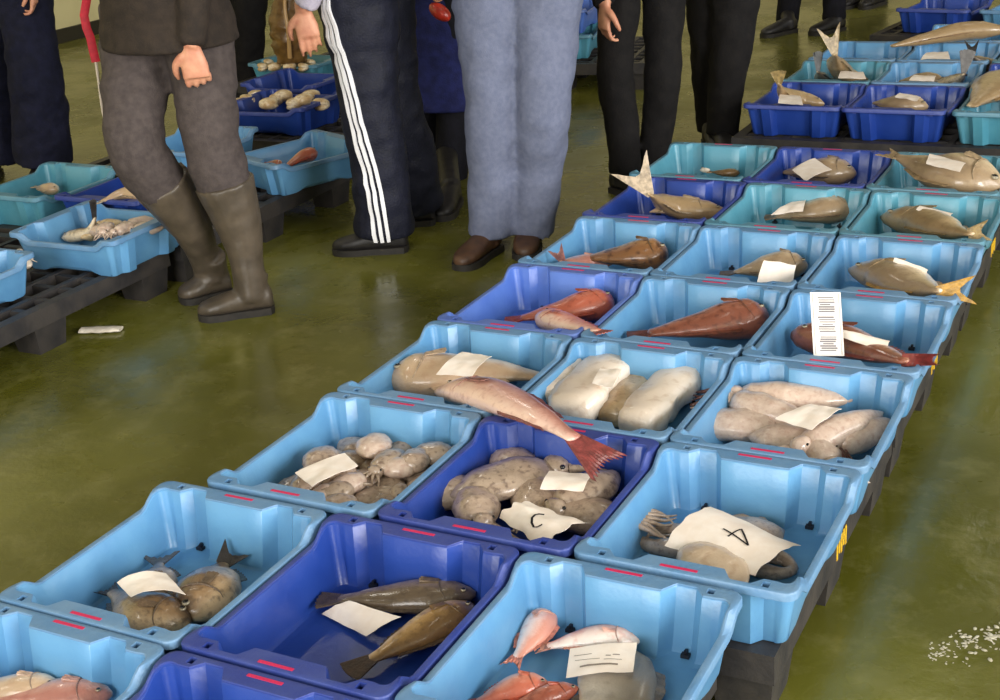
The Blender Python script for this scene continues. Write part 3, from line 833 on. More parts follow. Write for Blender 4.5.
# --- two slender brown fish
fish('slender_fish', 'grey-brown slender fish lying behind the golden one in the dark blue crate', [P(476, 594, Z + .028), P(410, 597, Z + .03), P(340, 599, Z + .022)], .040, .027, 'olive', 'slender', 1, tail=(.045, .026, 'fan'), fin=(84, 70, 58))
fish('slender_fish', 'golden brown slender fish pointing to the front left, beside the blank slip', [P(473, 605, Z + .028), P(425, 631, Z + .03), P(372, 659, Z + .022)], .038, .027, 'gold', 'slender', 1, tail=(.05, .030, 'fan'), fin=(74, 54, 38))
paper('blank cream slip against the golden brown fish, dark blue crate', [(322, 614), (349, 601), (401, 617), (366, 636)], Z + .022, .003, zs=[Z + .006, Z + .03, Z + .045, Z + .012])
# --- mullets
fish('red_mullet', 'small pink mullet with its head toward the crate back', [P(549, 609, Z + .02), P(535, 633, Z + .022), P(517, 657, Z + .016)], .028, .020, 'mullet', 'slender', 1, tail=(.030, .018, 'fork'), fin=(222, 140, 118))
fish('red_mullet', 'small pink mullet lying crosswise behind the printed slip', [P(640, 641, Z + .022), P(595, 638, Z + .024), P(548, 646, Z + .018)], .026, .020, 'mullet', 'slender', -1, tail=(.028, .016, 'fork'), fin=(226, 160, 140))
fish('red_mullet', 'orange-pink mullet at the bottom edge of the picture', [P(548, 683, Z + .02), P(515, 688, Z + .022), P(478, 702, Z + .016)], .026, .019, 'red', 'slender', 1, tail=(.028, .018, 'fork'), fin=(196, 84, 60))
fish('red_mullet', 'deep red mullet at the bottom edge, left of the grey flatfish', [P(578, 688, Z + .018), P(545, 697, Z + .02), P(505, 712, Z + .014)], .020, .016, 'orange', 'slender', 1, tail=(.028, .018, 'fork'), fin=(170, 60, 44))
fish('flatfish', 'smooth grey flatfish under the printed slip, bottom edge', [P(616, 648, Z + .014), P(617, 690, Z + .016), P(612, 735, Z + .012)], .062, .013, 'grey', 'flat', 1, tail=(.03, .03, 'fan'), fin=(120, 110, 100))
cs = [(570, 649), (637, 643), (633, 672), (566, 678)]
r, o_, sf = paper('cream printed slip with a grey code bar, between mullets and flatfish', cs, Z + .036, .004, zs=[Z + .034, Z + .05, Z + .038, Z + .026])
for k, (u0, v0, u1, v1, w) in enumerate([(580, 669, 618, 666, .0022), (574, 657, 592, 656, .0008), (606, 658, 611, 658, .0012), (613, 657, 620, 657, .0012), (575, 662, 600, 661, .0007), (604, 662, 622, 661, .0007)]):
    a0, b0 = inv_sheet(cs, u0, v0); a1, b1 = inv_sheet(cs, u1, v1)
    stroke(r, o_, sf, [(a0 + (a1 - a0) * i / 5, b0 + (b1 - b0) * i / 5) for i in range(6)], w, 'printed_line', 'faint_ink')

# --- pile of small cuttlefish
x0, y0 = cell(0, 2)
random.seed(21)
spots = []
for row in range(6):
    for c in range(5):
        spots.append((x0 - 0.120 + c * 0.060 + J(.010) + (0.014 if row % 2 else -0.010), y0 - 0.155 + row * 0.062 + J(.010), Z + 0.022 + 0.006 * ((row + c) % 2)))
for c in range(16):
    spots.append((x0 + J(.115), y0 - 0.145 + c * 0.0185, Z + 0.054 + J(.004)))
for k, (x, y, z) in enumerate(spots):
    cuttle('small_cuttlefish', 'small grey-brown cuttlefish in the heap with the tilted cream slip', (x, y, z), random.uniform(0, 6.28), random.uniform(.078, .100), random.uniform(.031, .040), .020, ('cuttle', 'octo', 'squid')[k % 3], 'small cuttlefish heaped in the light blue crate', arms=4, armlen=.3, head=(k % 3 == 0))
paper('cream slip tilted on the heap of small cuttlefish', [(295, 473), (345, 453), (358, 466), (312, 487)], Z + .086, .004)
# --- larger cuttlefish
x0, y0 = cell(1, 2)
BIG = [((450, 492), 3.6, .15, .048, 'cuttle', 'tan cuttlefish at the left of the dark blue crate'),
       ((500, 482), 0.9, .19, .060, 'cuttle', 'large brown cuttlefish in the middle of the dark blue crate'),
       ((540, 500), 2.3, .15, .05, 'octo', 'brown cuttlefish behind the slip marked C'),
       ((590, 490), 4.4, .15, .045, 'cuttle', 'grey cuttlefish under the drooping red tail'),
       ((580, 515), 0.2, .14, .045, 'octo', 'grey-brown cuttlefish in the right front corner of the dark blue crate'),
       ((475, 505), 5.4, .12, .04, 'octo', 'small tan cuttlefish at the front wall of the dark blue crate'),
       ((520, 466), 2.9, .12, .04, 'octo', 'dark cuttlefish at the back wall of the dark blue crate')]
for k, ((u, v), an, L, W, mk, lab) in enumerate(BIG):
    cuttle('cuttlefish', lab, P(u, v, Z + .038 + .014 * (k % 2)), an, L * 1.12, W * 1.12, .032, mk, 'cuttlefish in the dark blue crate', arms=6)
paper('small blank slip on the cuttlefish, below the red tail', [(540, 489), (549, 471), (592, 475), (583, 491)], Z + .088, .004)
cs = [(498, 518), (530, 503), (582, 523), (545, 548)]
r, o_, sf = paper('torn wet sheet marked with a letter C in the dark blue crate', cs, Z + .085, .012, ragged=.22, nx=21, ny=21, zs=[Z + .07, Z + .085, Z + .085, Z + .085])
pts = [(545, 519.6), (540, 519.8), (536, 521.5), (533, 525), (532.6, 529), (534.5, 532), (538, 532.4), (543, 531.3)]
stroke(r, o_, sf, [inv_sheet(cs, u, v) for u, v in pts], .0022, lift=.0016)
# --- octopus under the large sheet
def octopus(label, c, spread, mk='octo'):
    c = Vector(c); org = Vector((c.x, c.y, Z))
    root = empty('octopus', org, 0, label, 'octopus', 'octopus')
    b = MB(); path = [c + Vector((-.02 + .012 * i, .01 * i, 0)) for i in range(10)]; fr = frames(path, (0, 1, 0)); fr = [(t, s, u if u.z > 0 else -u) for (t, s, u) in fr]
    section_loft(b, path, fr, .062, .030, 'mantle', 16, .2, 3.0)
    for k in b.uv: b.uv[k] = (0.5, 0.5)
    b.build('mantle', FM[mk], root, org, angle=80)
    for a in range(8):
        an = a * math.pi / 4 + 0.3; d = Vector((math.cos(an), math.sin(an), 0)); s = Vector((-d.y, d.x, 0))
        sg = 1 if a % 2 else -1; L = spread * random.uniform(.8, 1.1)
        pts = [c + d * .01, c + d * (L * .45) - Vector((0, 0, .008)), c + d * (L * .85) + s * (sg * L * .12) - Vector((0, 0, .014)), c + d * (L * 1.0) + s * (sg * L * .36) - Vector((0, 0, .016)), c + d * (L * .86) + s * (sg * L * .52) - Vector((0, 0, .016)), c + d * (L * .70) + s * (sg * L * .42) - Vector((0, 0, .012))]
        b = MB(); tube(b, pts, [.024, .022, .017, .012, .008, .004], 9, 22, wr=.12, seed=a); b.build('arm', FM[mk], root, org, angle=80)
    return root
octopus('grey-brown octopus spread under the large sheet marked 4', P(722, 546, Z + .022), .150)
cs = [(665, 546), (710, 506), (801, 546), (755, 576)]
r, o_, sf = paper('large wet sheet marked with a 4, spread on the octopus', cs, Z + .062, .016, nx=15, ny=15, ragged=.10, zs=[Z + .05, Z + .06, Z + .055, Z + .05])
for pts in ([(724, 538.4), (733, 543.6), (749, 554.4)], [(749, 554.4), (742.4, 537.6), (738, 540), (728.8, 546.4)]):
    dense = []
    for (a, b_), (c_, d_) in zip(pts, pts[1:]):
        for i in range(5): dense.append((a + (c_ - a) * i / 4, b_ + (d_ - b_) * i / 4))
    dense = [q for i, q in enumerate(dense) if i == 0 or q != dense[i - 1]]
    stroke(r, o_, sf, [inv_sheet(cs, u, v) for u, v in dense], .0017, lift=.0016)
cuttle('cuttlefish', 'pale torn cuttlefish half under the front edge of the sheet marked 4', P(716, 566, Z + .050), 2.65, .15, .050, .022, 'cream', 'octopus', head=False)

# --- big cream fish and pink fish with the tail over the rim
fish('big_fish', 'big cream fish with a rounded head, beneath the blank slip', [P(390, 378, Z + .045), P(440, 374, Z + .055), P(490, 371, Z + .055), P(538, 376, Z + .04)], .078, .050, 'cream', 'bighead', -1, tail=None, fin=(200, 172, 144))
fish('pink_fish', 'long pink fish whose red tail hangs over the dark blue crate', [P(436, 392, Z + .085), P(480, 392, Z + .125), P(530, 412, Z + .150), P(574, 438, Z + .150)], .050, .032, 'pink', 'slender', 1, tail=(.105, .052, 'fray'), fin=(132, 62, 58), tail_dir=(P(612, 468, Z + .11) - P(574, 438, Z + .15)))
paper('blank slip on top of the big cream fish', [(436, 374), (462, 352), (492, 356), (472, 376)], Z + .112, .005)
# --- white flatfish
fish('white_fillet', 'narrow rounded white fish fillet at the left wall of its crate', [P(545, 402, Z + .050), P(580, 360, Z + .050)], .034, .034, 'white', 'slab', 1, tail=None, eye=False, detail=0, lump=.16)
fish('white_fillet', 'broadest white fish fillet, carrying a small slip near its end', [P(568, 413, Z + .052), P(616, 362, Z + .060)], .062, .036, 'white', 'slab', 1, tail=None, eye=False, detail=0, lump=.16)
fish('tan_fillet', 'tan fish fillet sunk between the two broad white ones', [P(610, 419, Z + .030), P(648, 366, Z + .034)], .040, .032, 'tan', 'slab', 1, tail=None, eye=False, detail=0, lump=.18)
fish('white_fillet', 'white fish fillet lying at the right wall of its crate', [P(634, 427, Z + .045), P(688, 372, Z + .052)], .052, .036, 'white', 'slab', 1, tail=None, eye=False, detail=0, lump=.20)
fish('white_fillet', 'pinkish white fish fillet whose end shows at the back wall', [P(590, 372, Z + .032), P(640, 356, Z + .032)], .040, .030, 'squid', 'slab', 1, tail=None, eye=False, detail=0, lump=.2)
paper('small cream slip on the broadest white flatfish', [(592, 384), (600, 368), (622, 370), (612, 388)], Z + .100, .001)
# --- squid
M['tentacle'] = mat('tentacle_dark', (110, 62, 56), (60, 40, 38), rough=0.3, scale=120, coat=0.4)
SQ = [((797, 398), 3.35, .20, .034, 'pinkish squid lying along the back wall of its crate'),
      ((728, 424), 0.25, .17, .046, 'broad grey-pink squid at the left front of its crate'),
      ((784, 440), 0.10, .13, .040, 'short pinkish squid in front of the cream slip'),
      ((846, 428), 4.2, .19, .032, 'pale squid pointing to the front, right of the cream slip'),
      ((866, 434), 4.2, .15, .026, 'grey squid against the right wall of its crate'),
      ((770, 411), 2.9, .15, .036, 'pale squid mostly under the cream slip'),
      ((815, 450), 5.4, .12, .030, 'pinkish squid in the right front corner of its crate')]
for k, ((u, v), an, L, W, lab) in enumerate(SQ):
    cuttle('squid', lab, P(u, v, Z + .038 + (.018 if k in (3, 5) else .022 if k == 0 else 0)), an, L * 1.15, W * 1.2, .032, 'squid', 'squid in the light blue crate', arms=7, prof='tubular', cat='squid', armlen=.32, armcol=M['tentacle'] if k in (0, 2) else None)
paper('cream slip with faint print on the squid', [(775, 419), (811, 404), (842, 409), (812, 430)], Z + .092, .004)

# --- orange-red gurnards
fish('gurnard', 'orange-red gurnard with its head toward the right wall', [P(612, 301, Z + .05), P(570, 309, Z + .055), P(522, 318, Z + .04)], .054, .042, 'orange', 'bighead', 1, tail=(.05, .03, 'fan'), fin=(170, 66, 44), spiky=True)
fish('gurnard', 'pinkish red gurnard in front, its tail on the crate rim', [P(540, 317, Z + .06), P(570, 325, Z + .085), P(598, 331, Z + .118)], .040, .030, 'red', 'bighead', 1, tail=(.045, .022, 'fan'), fin=(176, 84, 70), spiky=True)
# --- scorpionfish
fish('scorpionfish', 'reddish-brown scorpionfish alone in its crate, head to the right', [P(767, 316, Z + .055), P(720, 322, Z + .06), P(650, 333, Z + .05)], .064, .050, 'rust', 'bighead', 1, tail=(.06, .035, 'fan'), fin=(122, 66, 48), spiky=True)
fish('scorpionfish', 'reddish-brown fish behind the upright card, thin red tail over the rim', [P(792, 335, Z + .055), P(835, 340, Z + .06), P(872, 352, Z + .085), P(905, 361, Z + .118)], .056, .042, 'rust', 'bighead', -1, tail=(.085, .012, 'fray'), fin=(150, 66, 62), spiky=True, tail_dir=(P(944, 360, Z + .14) - P(905, 361, Z + .118)), tail_side=(.1, .45, .8))
paper('blank slip sticking out right of the upright printed card', [(838, 336), (841, 330), (890, 340), (886, 352)], Z + .10, .004, zs=[Z + .11, Z + .12, Z + .11, Z + .10])
def upright_card():
    rt = CAM_R @ Vector((1, 0, 0)); rt = (rt + Vector((0, 0, .03))).normalized()
    foot = P(829, 356, Z + .095); dd = -(CAM_R.transposed() @ (foot - CAM_O)).z
    upv = PD(825.5, 298, dd + .035) - foot; upv.normalize(); rt = (rt - upv * rt.dot(upv)).normalized(); nn = rt.cross(upv).normalized()
    w, h, th = .068, .148, .0016
    # the card stands in the crate, leaning on the fish
    root = empty('printed_card', foot, 0, 'white upright card with grey printed blocks leaning on the reddish fish', 'card', 'upright printed card')
    def slab(nm, m, cx, cy, ww, hh, t0, t1):
        b = MB(); pts = []
        for tz in (t0, t1):
            for sx, sy in ((-1, -1), (1, -1), (1, 1), (-1, 1)): pts.append(rt * (cx + sx * ww / 2) + upv * (cy + sy * hh / 2) + nn * tz)
        b.add(pts, [(3, 2, 1, 0), (4, 5, 6, 7), (0, 1, 5, 4), (1, 2, 6, 5), (2, 3, 7, 6), (3, 0, 4, 7)]); b.build(nm, m, root, None, smooth=False)
    sg = 1 if nn.dot(CAM_O - foot) > 0 else -1
    slab('board', M['card'], 0, h / 2, w, h, -th / 2 * sg, th / 2 * sg)
    for cx in (-w / 2 + .005, w / 2 - .005): slab('border_line', M['grey_ink'], cx, h / 2, .0012, h * .96, th / 2 * sg, (th / 2 + .0003) * sg)
    random.seed(5)
    for y0, y1 in ((.100, .138), (.054, .092), (.010, .046)):
        n = 7
        for k in range(n):
            yy = y0 + (y1 - y0) * (k + .5) / n
            slab('printed_bar', M['grey_ink'], random.uniform(-.002, .002), yy, .036 - (0.012 if k == n // 2 else 0), (y1 - y0) / n * random.uniform(.45, .8), th / 2 * sg, (th / 2 + .0003) * sg)
upright_card()
# --- fifth row
fish('mottled_fish', 'boldly mottled brown and cream fish, head to the right', [P(668, 254, Z + .05), P(630, 255, Z + .055), P(588, 258, Z + .05)], .066, .046, 'mottle', 'bighead', 1, tail=None, fin=(110, 80, 54), spiky=True)
fish('mottled_fish', 'fish showing only a pinkish tail at the left front corner, beside the jeans', [P(615, 262, Z + .03), P(585, 262, Z + .04), P(562, 262, Z + .08)], .03, .022, 'pink', 'slender', 1, tail=(.05, .028, 'fork'), fin=(176, 116, 108), tail_dir=(-.5, .1, .8))
fish('grey_fish', 'grey-brown fish behind the square slip, middle column', [P(808, 266, Z + .045), P(775, 266, Z + .05), P(735, 272, Z + .035)], .052, .040, 'beige', 'stout', 1, tail=(.045, .026, 'fan'), fin=(110, 92, 74))
paper('square blank slip standing against the grey-brown fish', [(757, 282), (764, 260), (796, 265), (793, 283)], Z + .08, .004, zs=[Z + .06, Z + .11, Z + .10, Z + .05])
fish('bream', 'beige bream with a yellow tail hanging over the right rim', [P(849, 270, Z + .055), P(885, 276, Z + .06), P(918, 288, Z + .085), P(938, 291, Z + .118)], .068, .046, 'beige', 'deep', -1, tail=(.095, .036, 'fork'), fin=(196, 150, 66), tail_dir=(P(975, 290, Z + .12) - P(936, 291, Z + .118)), tail_side=(.1, .45, .8))
paper('folded slip on the bream with the yellow tail', [(893, 262), (896, 258), (928, 270), (926, 275)], Z + .105, .004, zs=[Z + .115, Z + .125, Z + .11, Z + .10])
# --- sixth row
fish('large_fish', 'fish with a large pale forked tail raised above the dark blue crate', [P(728, 213, Z + .04), P(695, 210, Z + .05), P(668, 205, Z + .075), P(650, 195, Z + .15)], .050, .038, 'tan', 'stout', 1, tail=(.125, .066, 'fork'), fin=(190, 170, 144), tail_dir=(PD(632, 168, -(CAM_R.transposed() @ (P(650, 195, Z + .15) - CAM_O)).z) - P(650, 195, Z + .15)), tail_side=CAM_R @ Vector((.97, .22, .1)))
fish('pale_fish', 'small pale yellow fish beside the raised tail, dark blue crate', [P(672, 208, Z + .075), P(650, 212, Z + .06)], .018, .014, 'cream', 'slender', 1, tail=None, fin=(210, 190, 150), detail=1)
fish('beige_fish', 'beige fish with the slip on its left end, middle column', [P(857, 207, Z + .05), P(815, 211, Z + .055), P(776, 216, Z + .04)], .058, .042, 'beige', 'slender', 1, tail=(.04, .025, 'fan'), fin=(130, 108, 82))
paper('long narrow slip on the left end of the beige fish, middle column', [(771, 215), (789, 203), (806, 200), (803, 211)], Z + .085, .004)
fish('beige_fish', 'beige fish on the right edge with a folded slip and its tail on the rim', [P(881, 217, Z + .05), P(920, 222, Z + .06), P(950, 231, Z + .09), P(970, 234, Z + .118)], .064, .046, 'tan', 'stout', -1, tail=(.06, .03, 'fork'), fin=(150, 126, 78), tail_dir=(P(1000, 228, Z + .13) - P(970, 233, Z + .118)), tail_side=(.1, .45, .8))
paper('folded slip on the beige fish at the right edge, second row from the gap', [(916, 210), (922, 206), (953, 214), (948, 219)], Z + .105, .004)
# --- seventh row
fish('thin_fish', 'thin pale fish at the back of the aqua crate', [P(700, 170, Z + .032), P(730, 169, Z + .030)], .016, .015, 'cream', 'slender', 1, tail=(.02, .012, 'fork'), fin=(190, 176, 150), detail=1)
fish('thin_fish', 'thin tan fish at the front of the aqua crate', [P(740, 173, Z + .034), P(712, 172, Z + .034)], .017, .016, 'gold', 'slender', 1, tail=(.02, .012, 'fork'), fin=(150, 120, 84), detail=1)
fish('dark_fish', 'dark fish with a pale snout under the wide cream slip', [P(856, 174, Z + .05), P(820, 171, Z + .055), P(784, 172, Z + .04)], .070, .048, 'beige', 'stout', 1, tail=(.05, .03, 'fork'), fin=(70, 60, 52))
paper('wide cream slip on the dark fish, dark blue crate by the gap', [(792, 170), (815, 158), (832, 170), (806, 181)], Z + .098, .006)
fish('huge_fish', 'huge beige fish lying over its crate at the right picture edge', [P(1004, 188, Z + .09), P(965, 176, Z + .115), P(925, 167, Z + .120), P(898, 157, Z + .14)], .105, .062, 'beige', 'deep', 1, tail=(.07, .045, 'fork'), fin=(160, 136, 100))
paper('white slip on the huge beige fish', [(926, 164), (930, 154), (966, 163), (960, 172)], Z + .185, .005)

# --- far block
fish('far_fish', 'fish with a raised thick tail and white slip, front left far crate', [P(824, 104, Z + .08), P(802, 100, Z + .09), P(785, 94, Z + .13), P(779, 84, Z + .19)], .045, .035, 'tan', 'stout', 1, tail=(.05, .035, 'fan'), fin=(176, 150, 96), detail=1, group='fish in the far block', tail_dir=(-.1, .1, .9))
paper('white slip on the fish with the raised thick tail', [(778, 103), (780, 94), (800, 96), (803, 105)], Z + .135, .004, group='slips in the far block')
fish('far_fish', 'oval beige fish with a pale slip, front middle far crate', [P(928, 107, Z + .085), P(900, 104, Z + .09), P(874, 103, Z + .08)], .06, .04, 'beige', 'deep', 1, tail=None, fin=(150, 126, 90), detail=1, group='fish in the far block')
paper('oval pale slip on the fish in the front middle far crate', [(895, 97), (900, 93), (921, 97), (917, 101)], Z + .135, .003, group='slips in the far block')
fish('far_fish', 'big tan fish filling the front right far crate', [P(1010, 78, Z + .06), P(990, 92, Z + .1), P(972, 106, Z + .1)], .10, .06, 'tan', 'stout', 1, tail=None, fin=(170, 130, 80), detail=1, group='fish in the far block')
fish('far_fish', 'fish with a tall pale tail standing up, second far row', [P(868, 80, Z + .06), P(848, 76, Z + .08), P(838, 66, Z + .14), P(835, 55, Z + .22)], .055, .04, 'tan', 'stout', 1, tail=(.13, .05, 'fork'), fin=(196, 174, 136), detail=1, group='fish in the far block', tail_dir=(-.25, .1, .9))
paper('white slip beside the tall pale tail, second far row', [(838, 78), (841, 71), (863, 72), (866, 79)], Z + .13, .003, group='slips in the far block')
fish('far_fish', 'dark grey fish with a narrow upright tail, left end of second far row', [P(836, 82, Z + .04), P(824, 80, Z + .06), P(818, 72, Z + .13)], .035, .03, 'dark', 'stout', 1, tail=(.08, .022, 'fan'), fin=(66, 70, 72), detail=1, group='fish in the far block', tail_dir=(-.05, .1, .9))
fish('far_fish', 'tan fish under a slip, second far row, middle column', [P(945, 82, Z + .07), P(920, 80, Z + .08), P(900, 81, Z + .07)], .05, .035, 'tan', 'stout', 1, tail=None, fin=(150, 120, 80), detail=1, group='fish in the far block')
paper('pale slip on the tan fish, second far row', [(909, 80), (914, 75), (936, 76), (934, 81)], Z + .12, .003, group='slips in the far block')
fish('far_fish', 'dark fish with a grey upright tail, second far row', [P(934, 84, Z + .07), P(952, 82, Z + .08), P(964, 74, Z + .14)], .04, .03, 'dark', 'stout', 1, tail=(.09, .035, 'fan'), fin=(86, 84, 84), detail=1, group='fish in the far block', tail_dir=(.1, .1, .9))
fish('far_fish', 'tan fish under a rounded slip, third far row', [P(950, 60, Z + .07), P(922, 59, Z + .07)], .05, .035, 'tan', 'stout', 1, tail=None, fin=(150, 120, 80), detail=1, group='fish in the far block')
paper('rounded white slip on the tan fish, third far row', [(921, 59), (927, 52), (948, 52), (950, 59)], Z + .11, .003, group='slips in the far block')
fish('far_fish', 'dark grey fish with raised tail at the right edge of the third far row', [P(1000, 66, Z + .08), P(985, 64, Z + .09), P(972, 56, Z + .14)], .045, .03, 'dark', 'stout', 1, tail=(.07, .04, 'fork'), fin=(70, 70, 74), detail=1, group='fish in the far block', tail_dir=(-.1, .1, .9))
fish('conger', 'long tan fish tapering to the left, lying across the rear of the far block', [P(1008, 30, PT + CH + .055), P(965, 31, PT + CH + .055), P(925, 39, PT + CH + .03), P(892, 46, PT + CH + .02)], .045, .042, 'tan', 'slender', 1, tail=None, fin=(150, 110, 76), detail=1, group='fish in the far block')

# --- left pallets
fish('pale_fish', 'small pale fish in the aqua crate at the left picture edge', [P(58, 190, Z + .05), P(36, 187, Z + .05)], .03, .024, 'cream', 'stout', 1, tail=(.03, .02, 'fan'), fin=(200, 180, 150), detail=1)
fish('pale_fish', 'long pale fish with a pointed snout in the left dark blue crate', [P(154, 198, Z + .115), P(128, 193, Z + .125), P(102, 201, Z + .115)], .036, .030, 'cream', 'slender', 1, tail=(.03, .02, 'fan'), fin=(200, 180, 150), detail=1)
fish('grey_fish', 'dark grey fish with raised tail beside the heap of beige squid', [P(62, 238, Z + .05), P(88, 232, Z + .07), P(95, 218, Z + .12)], .03, .022, 'dark', 'slender', 1, tail=(.06, .02, 'fan'), fin=(60, 56, 54), detail=1, tail_dir=(0, .1, .9))
random.seed(3)
for k in range(9):
    u = 92 + k * 7.2; v = 234 - 2.2 * (k % 4) - k * 0.7
    cuttle('small_squid', 'small beige squid in the heap on the left pallet', P(u, v, Z + .060 + .014 * (k % 3)), random.uniform(0, 6.28), .095, .029, .022, 'squid' if k % 3 else 'shell', 'small squid heaped on the left pallet', arms=4, prof='tubular', cat='squid', armlen=.35)
for k, (u, v) in enumerate([(6, 262), (14, 258), (22, 264)]):
    cuttle('small_squid', 'small whitish squid in the crate cut by the left picture edge', P(u, v, Z + .05), 1.0 + k, .09, .03, .02, 'white', 'small squid in the left edge crate', arms=4, prof='tubular', cat='squid', armlen=.3)
fish('red_fish', 'larger orange-red fish leaning on the crate wall beside the striped trousers', [P(317, 152, Z + .085), P(300, 158, Z + .075), P(284, 168, Z + .05)], .036, .028, 'orange', 'bighead', 1, tail=(.03, .02, 'fan'), fin=(176, 66, 40), detail=1)
fish('red_fish', 'small orange-red fish at the front corner beside the striped trousers', [P(281, 164, Z + .07), P(266, 163, Z + .06)], .018, .015, 'orange', 'slender', 1, tail=(.02, .012, 'fan'), fin=(176, 66, 40), detail=1)
def shell(label, c, r, an, group):
    c = Vector(c); org = c - Vector((0, 0, r * .6)); root = empty('shellfish', org, 0, label, 'shellfish', group)
    for sg in (1, -1):
        b = MB(); m3 = Matrix.Rotation(an, 3, 'Z') @ Matrix.Rotation(.25 * sg, 3, 'X')
        b.ellipsoid(c + m3 @ Vector((0, 0, sg * r * .16)), r, r * .78, r * .42, m3, 12, 8)
        for k in range(len(b.v)): b.uv[k] = (0.5, 0.45 + 0.3 * math.sin(k))
        b.build('valve', FM['shell'], root, org, angle=80)
random.seed(9)
for k in range(10):
    shell('pale yellowish shellfish in the dark blue crate behind the orange fish', P(240 + k * 9.0 + J(2), 104 - 4 * (k % 3), Z + .085 + .014 * (k % 2)), .046, random.random() * 3, 'shellfish in the dark blue crate')
for k in range(8):
    shell('pale shellfish in the teal crate below the brown bag', P(262 + k * 7 + J(2), 67 - 4 * (k % 2), Z + .11), .036, random.random() * 3, 'shellfish in the teal crate')
for k in range(3):
    shell('whitish shellfish in the upper crate between jeans and black trousers', Vector((-1.60 + .09 * k, 5.82 + .04 * k, PT + CH + .045)), .05, k, 'shellfish in the stacked crate')

# ------------------------------------------------------------------ people
def cloth(name, c1, c2, scale=30, rough=0.85, bump=0.25):
    return mat(name, c1, c2, rough=rough, scale=scale, bump=bump, bscale=scale * 5, spec=0.2)
SKIN = mat('skin', (206, 150, 120), (190, 128, 102), rough=0.5, scale=30, bump=0.08, bscale=160)
HAIR = mat('hair_dark', (44, 34, 28), (62, 48, 38), rough=0.6, scale=60, bump=0.4, bscale=150)
SOLE = mat('shoe_sole', (30, 28, 26), (44, 40, 36), rough=0.7, scale=40)

def remesh(o, vox, it=4):
    m = o.modifiers.new('remesh', 'REMESH'); m.mode = 'VOXEL'; m.voxel_size = vox; m.use_smooth_shade = True
    if it:
        s = o.modifiers.new('smooth', 'SMOOTH'); s.factor = 0.5; s.iterations = it

def hand(mb, w, d, back, thumb, curl=0.5, k=1.0):
    """palm and five bent fingers: w wrist, d direction of the hand, back = out of the back of the hand, thumb = side of the thumb"""
    d = d.normalized(); back = (back - d * back.dot(d)).normalized(); sx = back.cross(d).normalized()
    if sx.dot(thumb) < 0: sx = -sx
    tube(mb, [w - d * .03 * k, w + d * .01 * k, w + d * .05 * k, w + d * .088 * k], [(.024 * k, .019 * k), (.028 * k, .018 * k), (.040 * k, .017 * k), (.040 * k, .013 * k)], 12, 8, side=sx)
    for i, (off, L, r) in enumerate(((.030, .068, .0085), (.010, .076, .0088), (-.010, .070, .0084), (-.029, .055, .0075))):
        p = w + d * .080 * k + sx * off * k
        pts = [p - d * .012 * k]; dirv = d.copy(); ax = sx
        rot = 0.0
        for seg, fr_ in enumerate((.46, .31, .27)):
            rot += curl * (0.55 + 0.35 * seg) + (0.06 * i)
            dv = d * math.cos(rot) - back * math.sin(rot)
            dv += sx * (off * 1.6)
            p = p + dv.normalized() * L * fr_ * k; pts.append(p.copy())
        tube(mb, pts, [r * k, r * k, r * .9 * k, r * .65 * k], 8, 9, side=sx)
    b0 = w + d * .022 * k + sx * .026 * k
    p1 = b0 + (d * .6 + sx * .75 - back * .25).normalized() * .036 * k
    p2 = p1 + (d * .9 + sx * .25 - back * .45).normalized() * .030 * k
    p3 = p2 + (d * .85 - sx * .10 - back * .6).normalized() * .024 * k
    tube(mb, [b0 - sx * .008 * k, b0, p1, p2, p3], [.014 * k, .014 * k, .0115 * k, .010 * k, .007 * k], 8, 12, side=back)

def shoe(parent, org, heel, toe, ank, m, nm='shoe', w=.047, sole=True):
    heel = Vector((heel.x, heel.y, 0)); d = Vector((toe.x - heel.x, toe.y - heel.y, 0)); L = d.length; d.normalize()
    sx = Vector((-d.y, d.x, 0)); up = Vector((0, 0, 1))
    lift = max(0.0, min(heel.z, toe.z))
    b = MB()
    for_rings = []
    for t, ww, hh in ((0, .45, .05), (.03, .72, .072), (.15, .84, .082), (.34, .86, .082), (.52, .95, .068), (.70, 1.06, .056), (.85, .98, .046), (.95, .70, .038), (1.0, .32, .028)):
        c = heel + d * (L * t); ring = []
        for q in range(14):
            a = 2 * math.pi * q / 14
            x = math.cos(a) * w * ww * .95; z = math.sin(a)
            z = hh * .5 + (hh * .5) * (abs(z) ** .7) * (1 if z > 0 else -1)
            ring.append(c + sx * x + up * (z + .012))
        for_rings.append(ring)
    b.rings(for_rings)
    c = heel + d * (L * .22)
    tube(b, [c + up * .03, c + up * .07, Vector((ank.x, ank.y, max(ank.z, .11)))], [(.044, .038), (.042, .037), (.046, .046)], 12, 6, side=sx)
    o = b.build(nm, m, parent, org, angle=60); remesh(o, .007, 3)
    if sole:
        b = MB(); r0 = []; r1 = []
        for t, ww in ((0, .45), (.04, .80), (.2, .90), (.45, .88), (.68, 1.1), (.85, 1.04), (.96, .72), (1.0, .35)):
            c = heel + d * (L * t); r0.append(c + sx * w * ww); r1.append(c - sx * w * ww)
        out = r0 + list(reversed(r1))
        b.rings([[p for p in out], [p + up * .022 for p in out]]); b.build('sole', SOLE, o, org, angle=50)
    return o

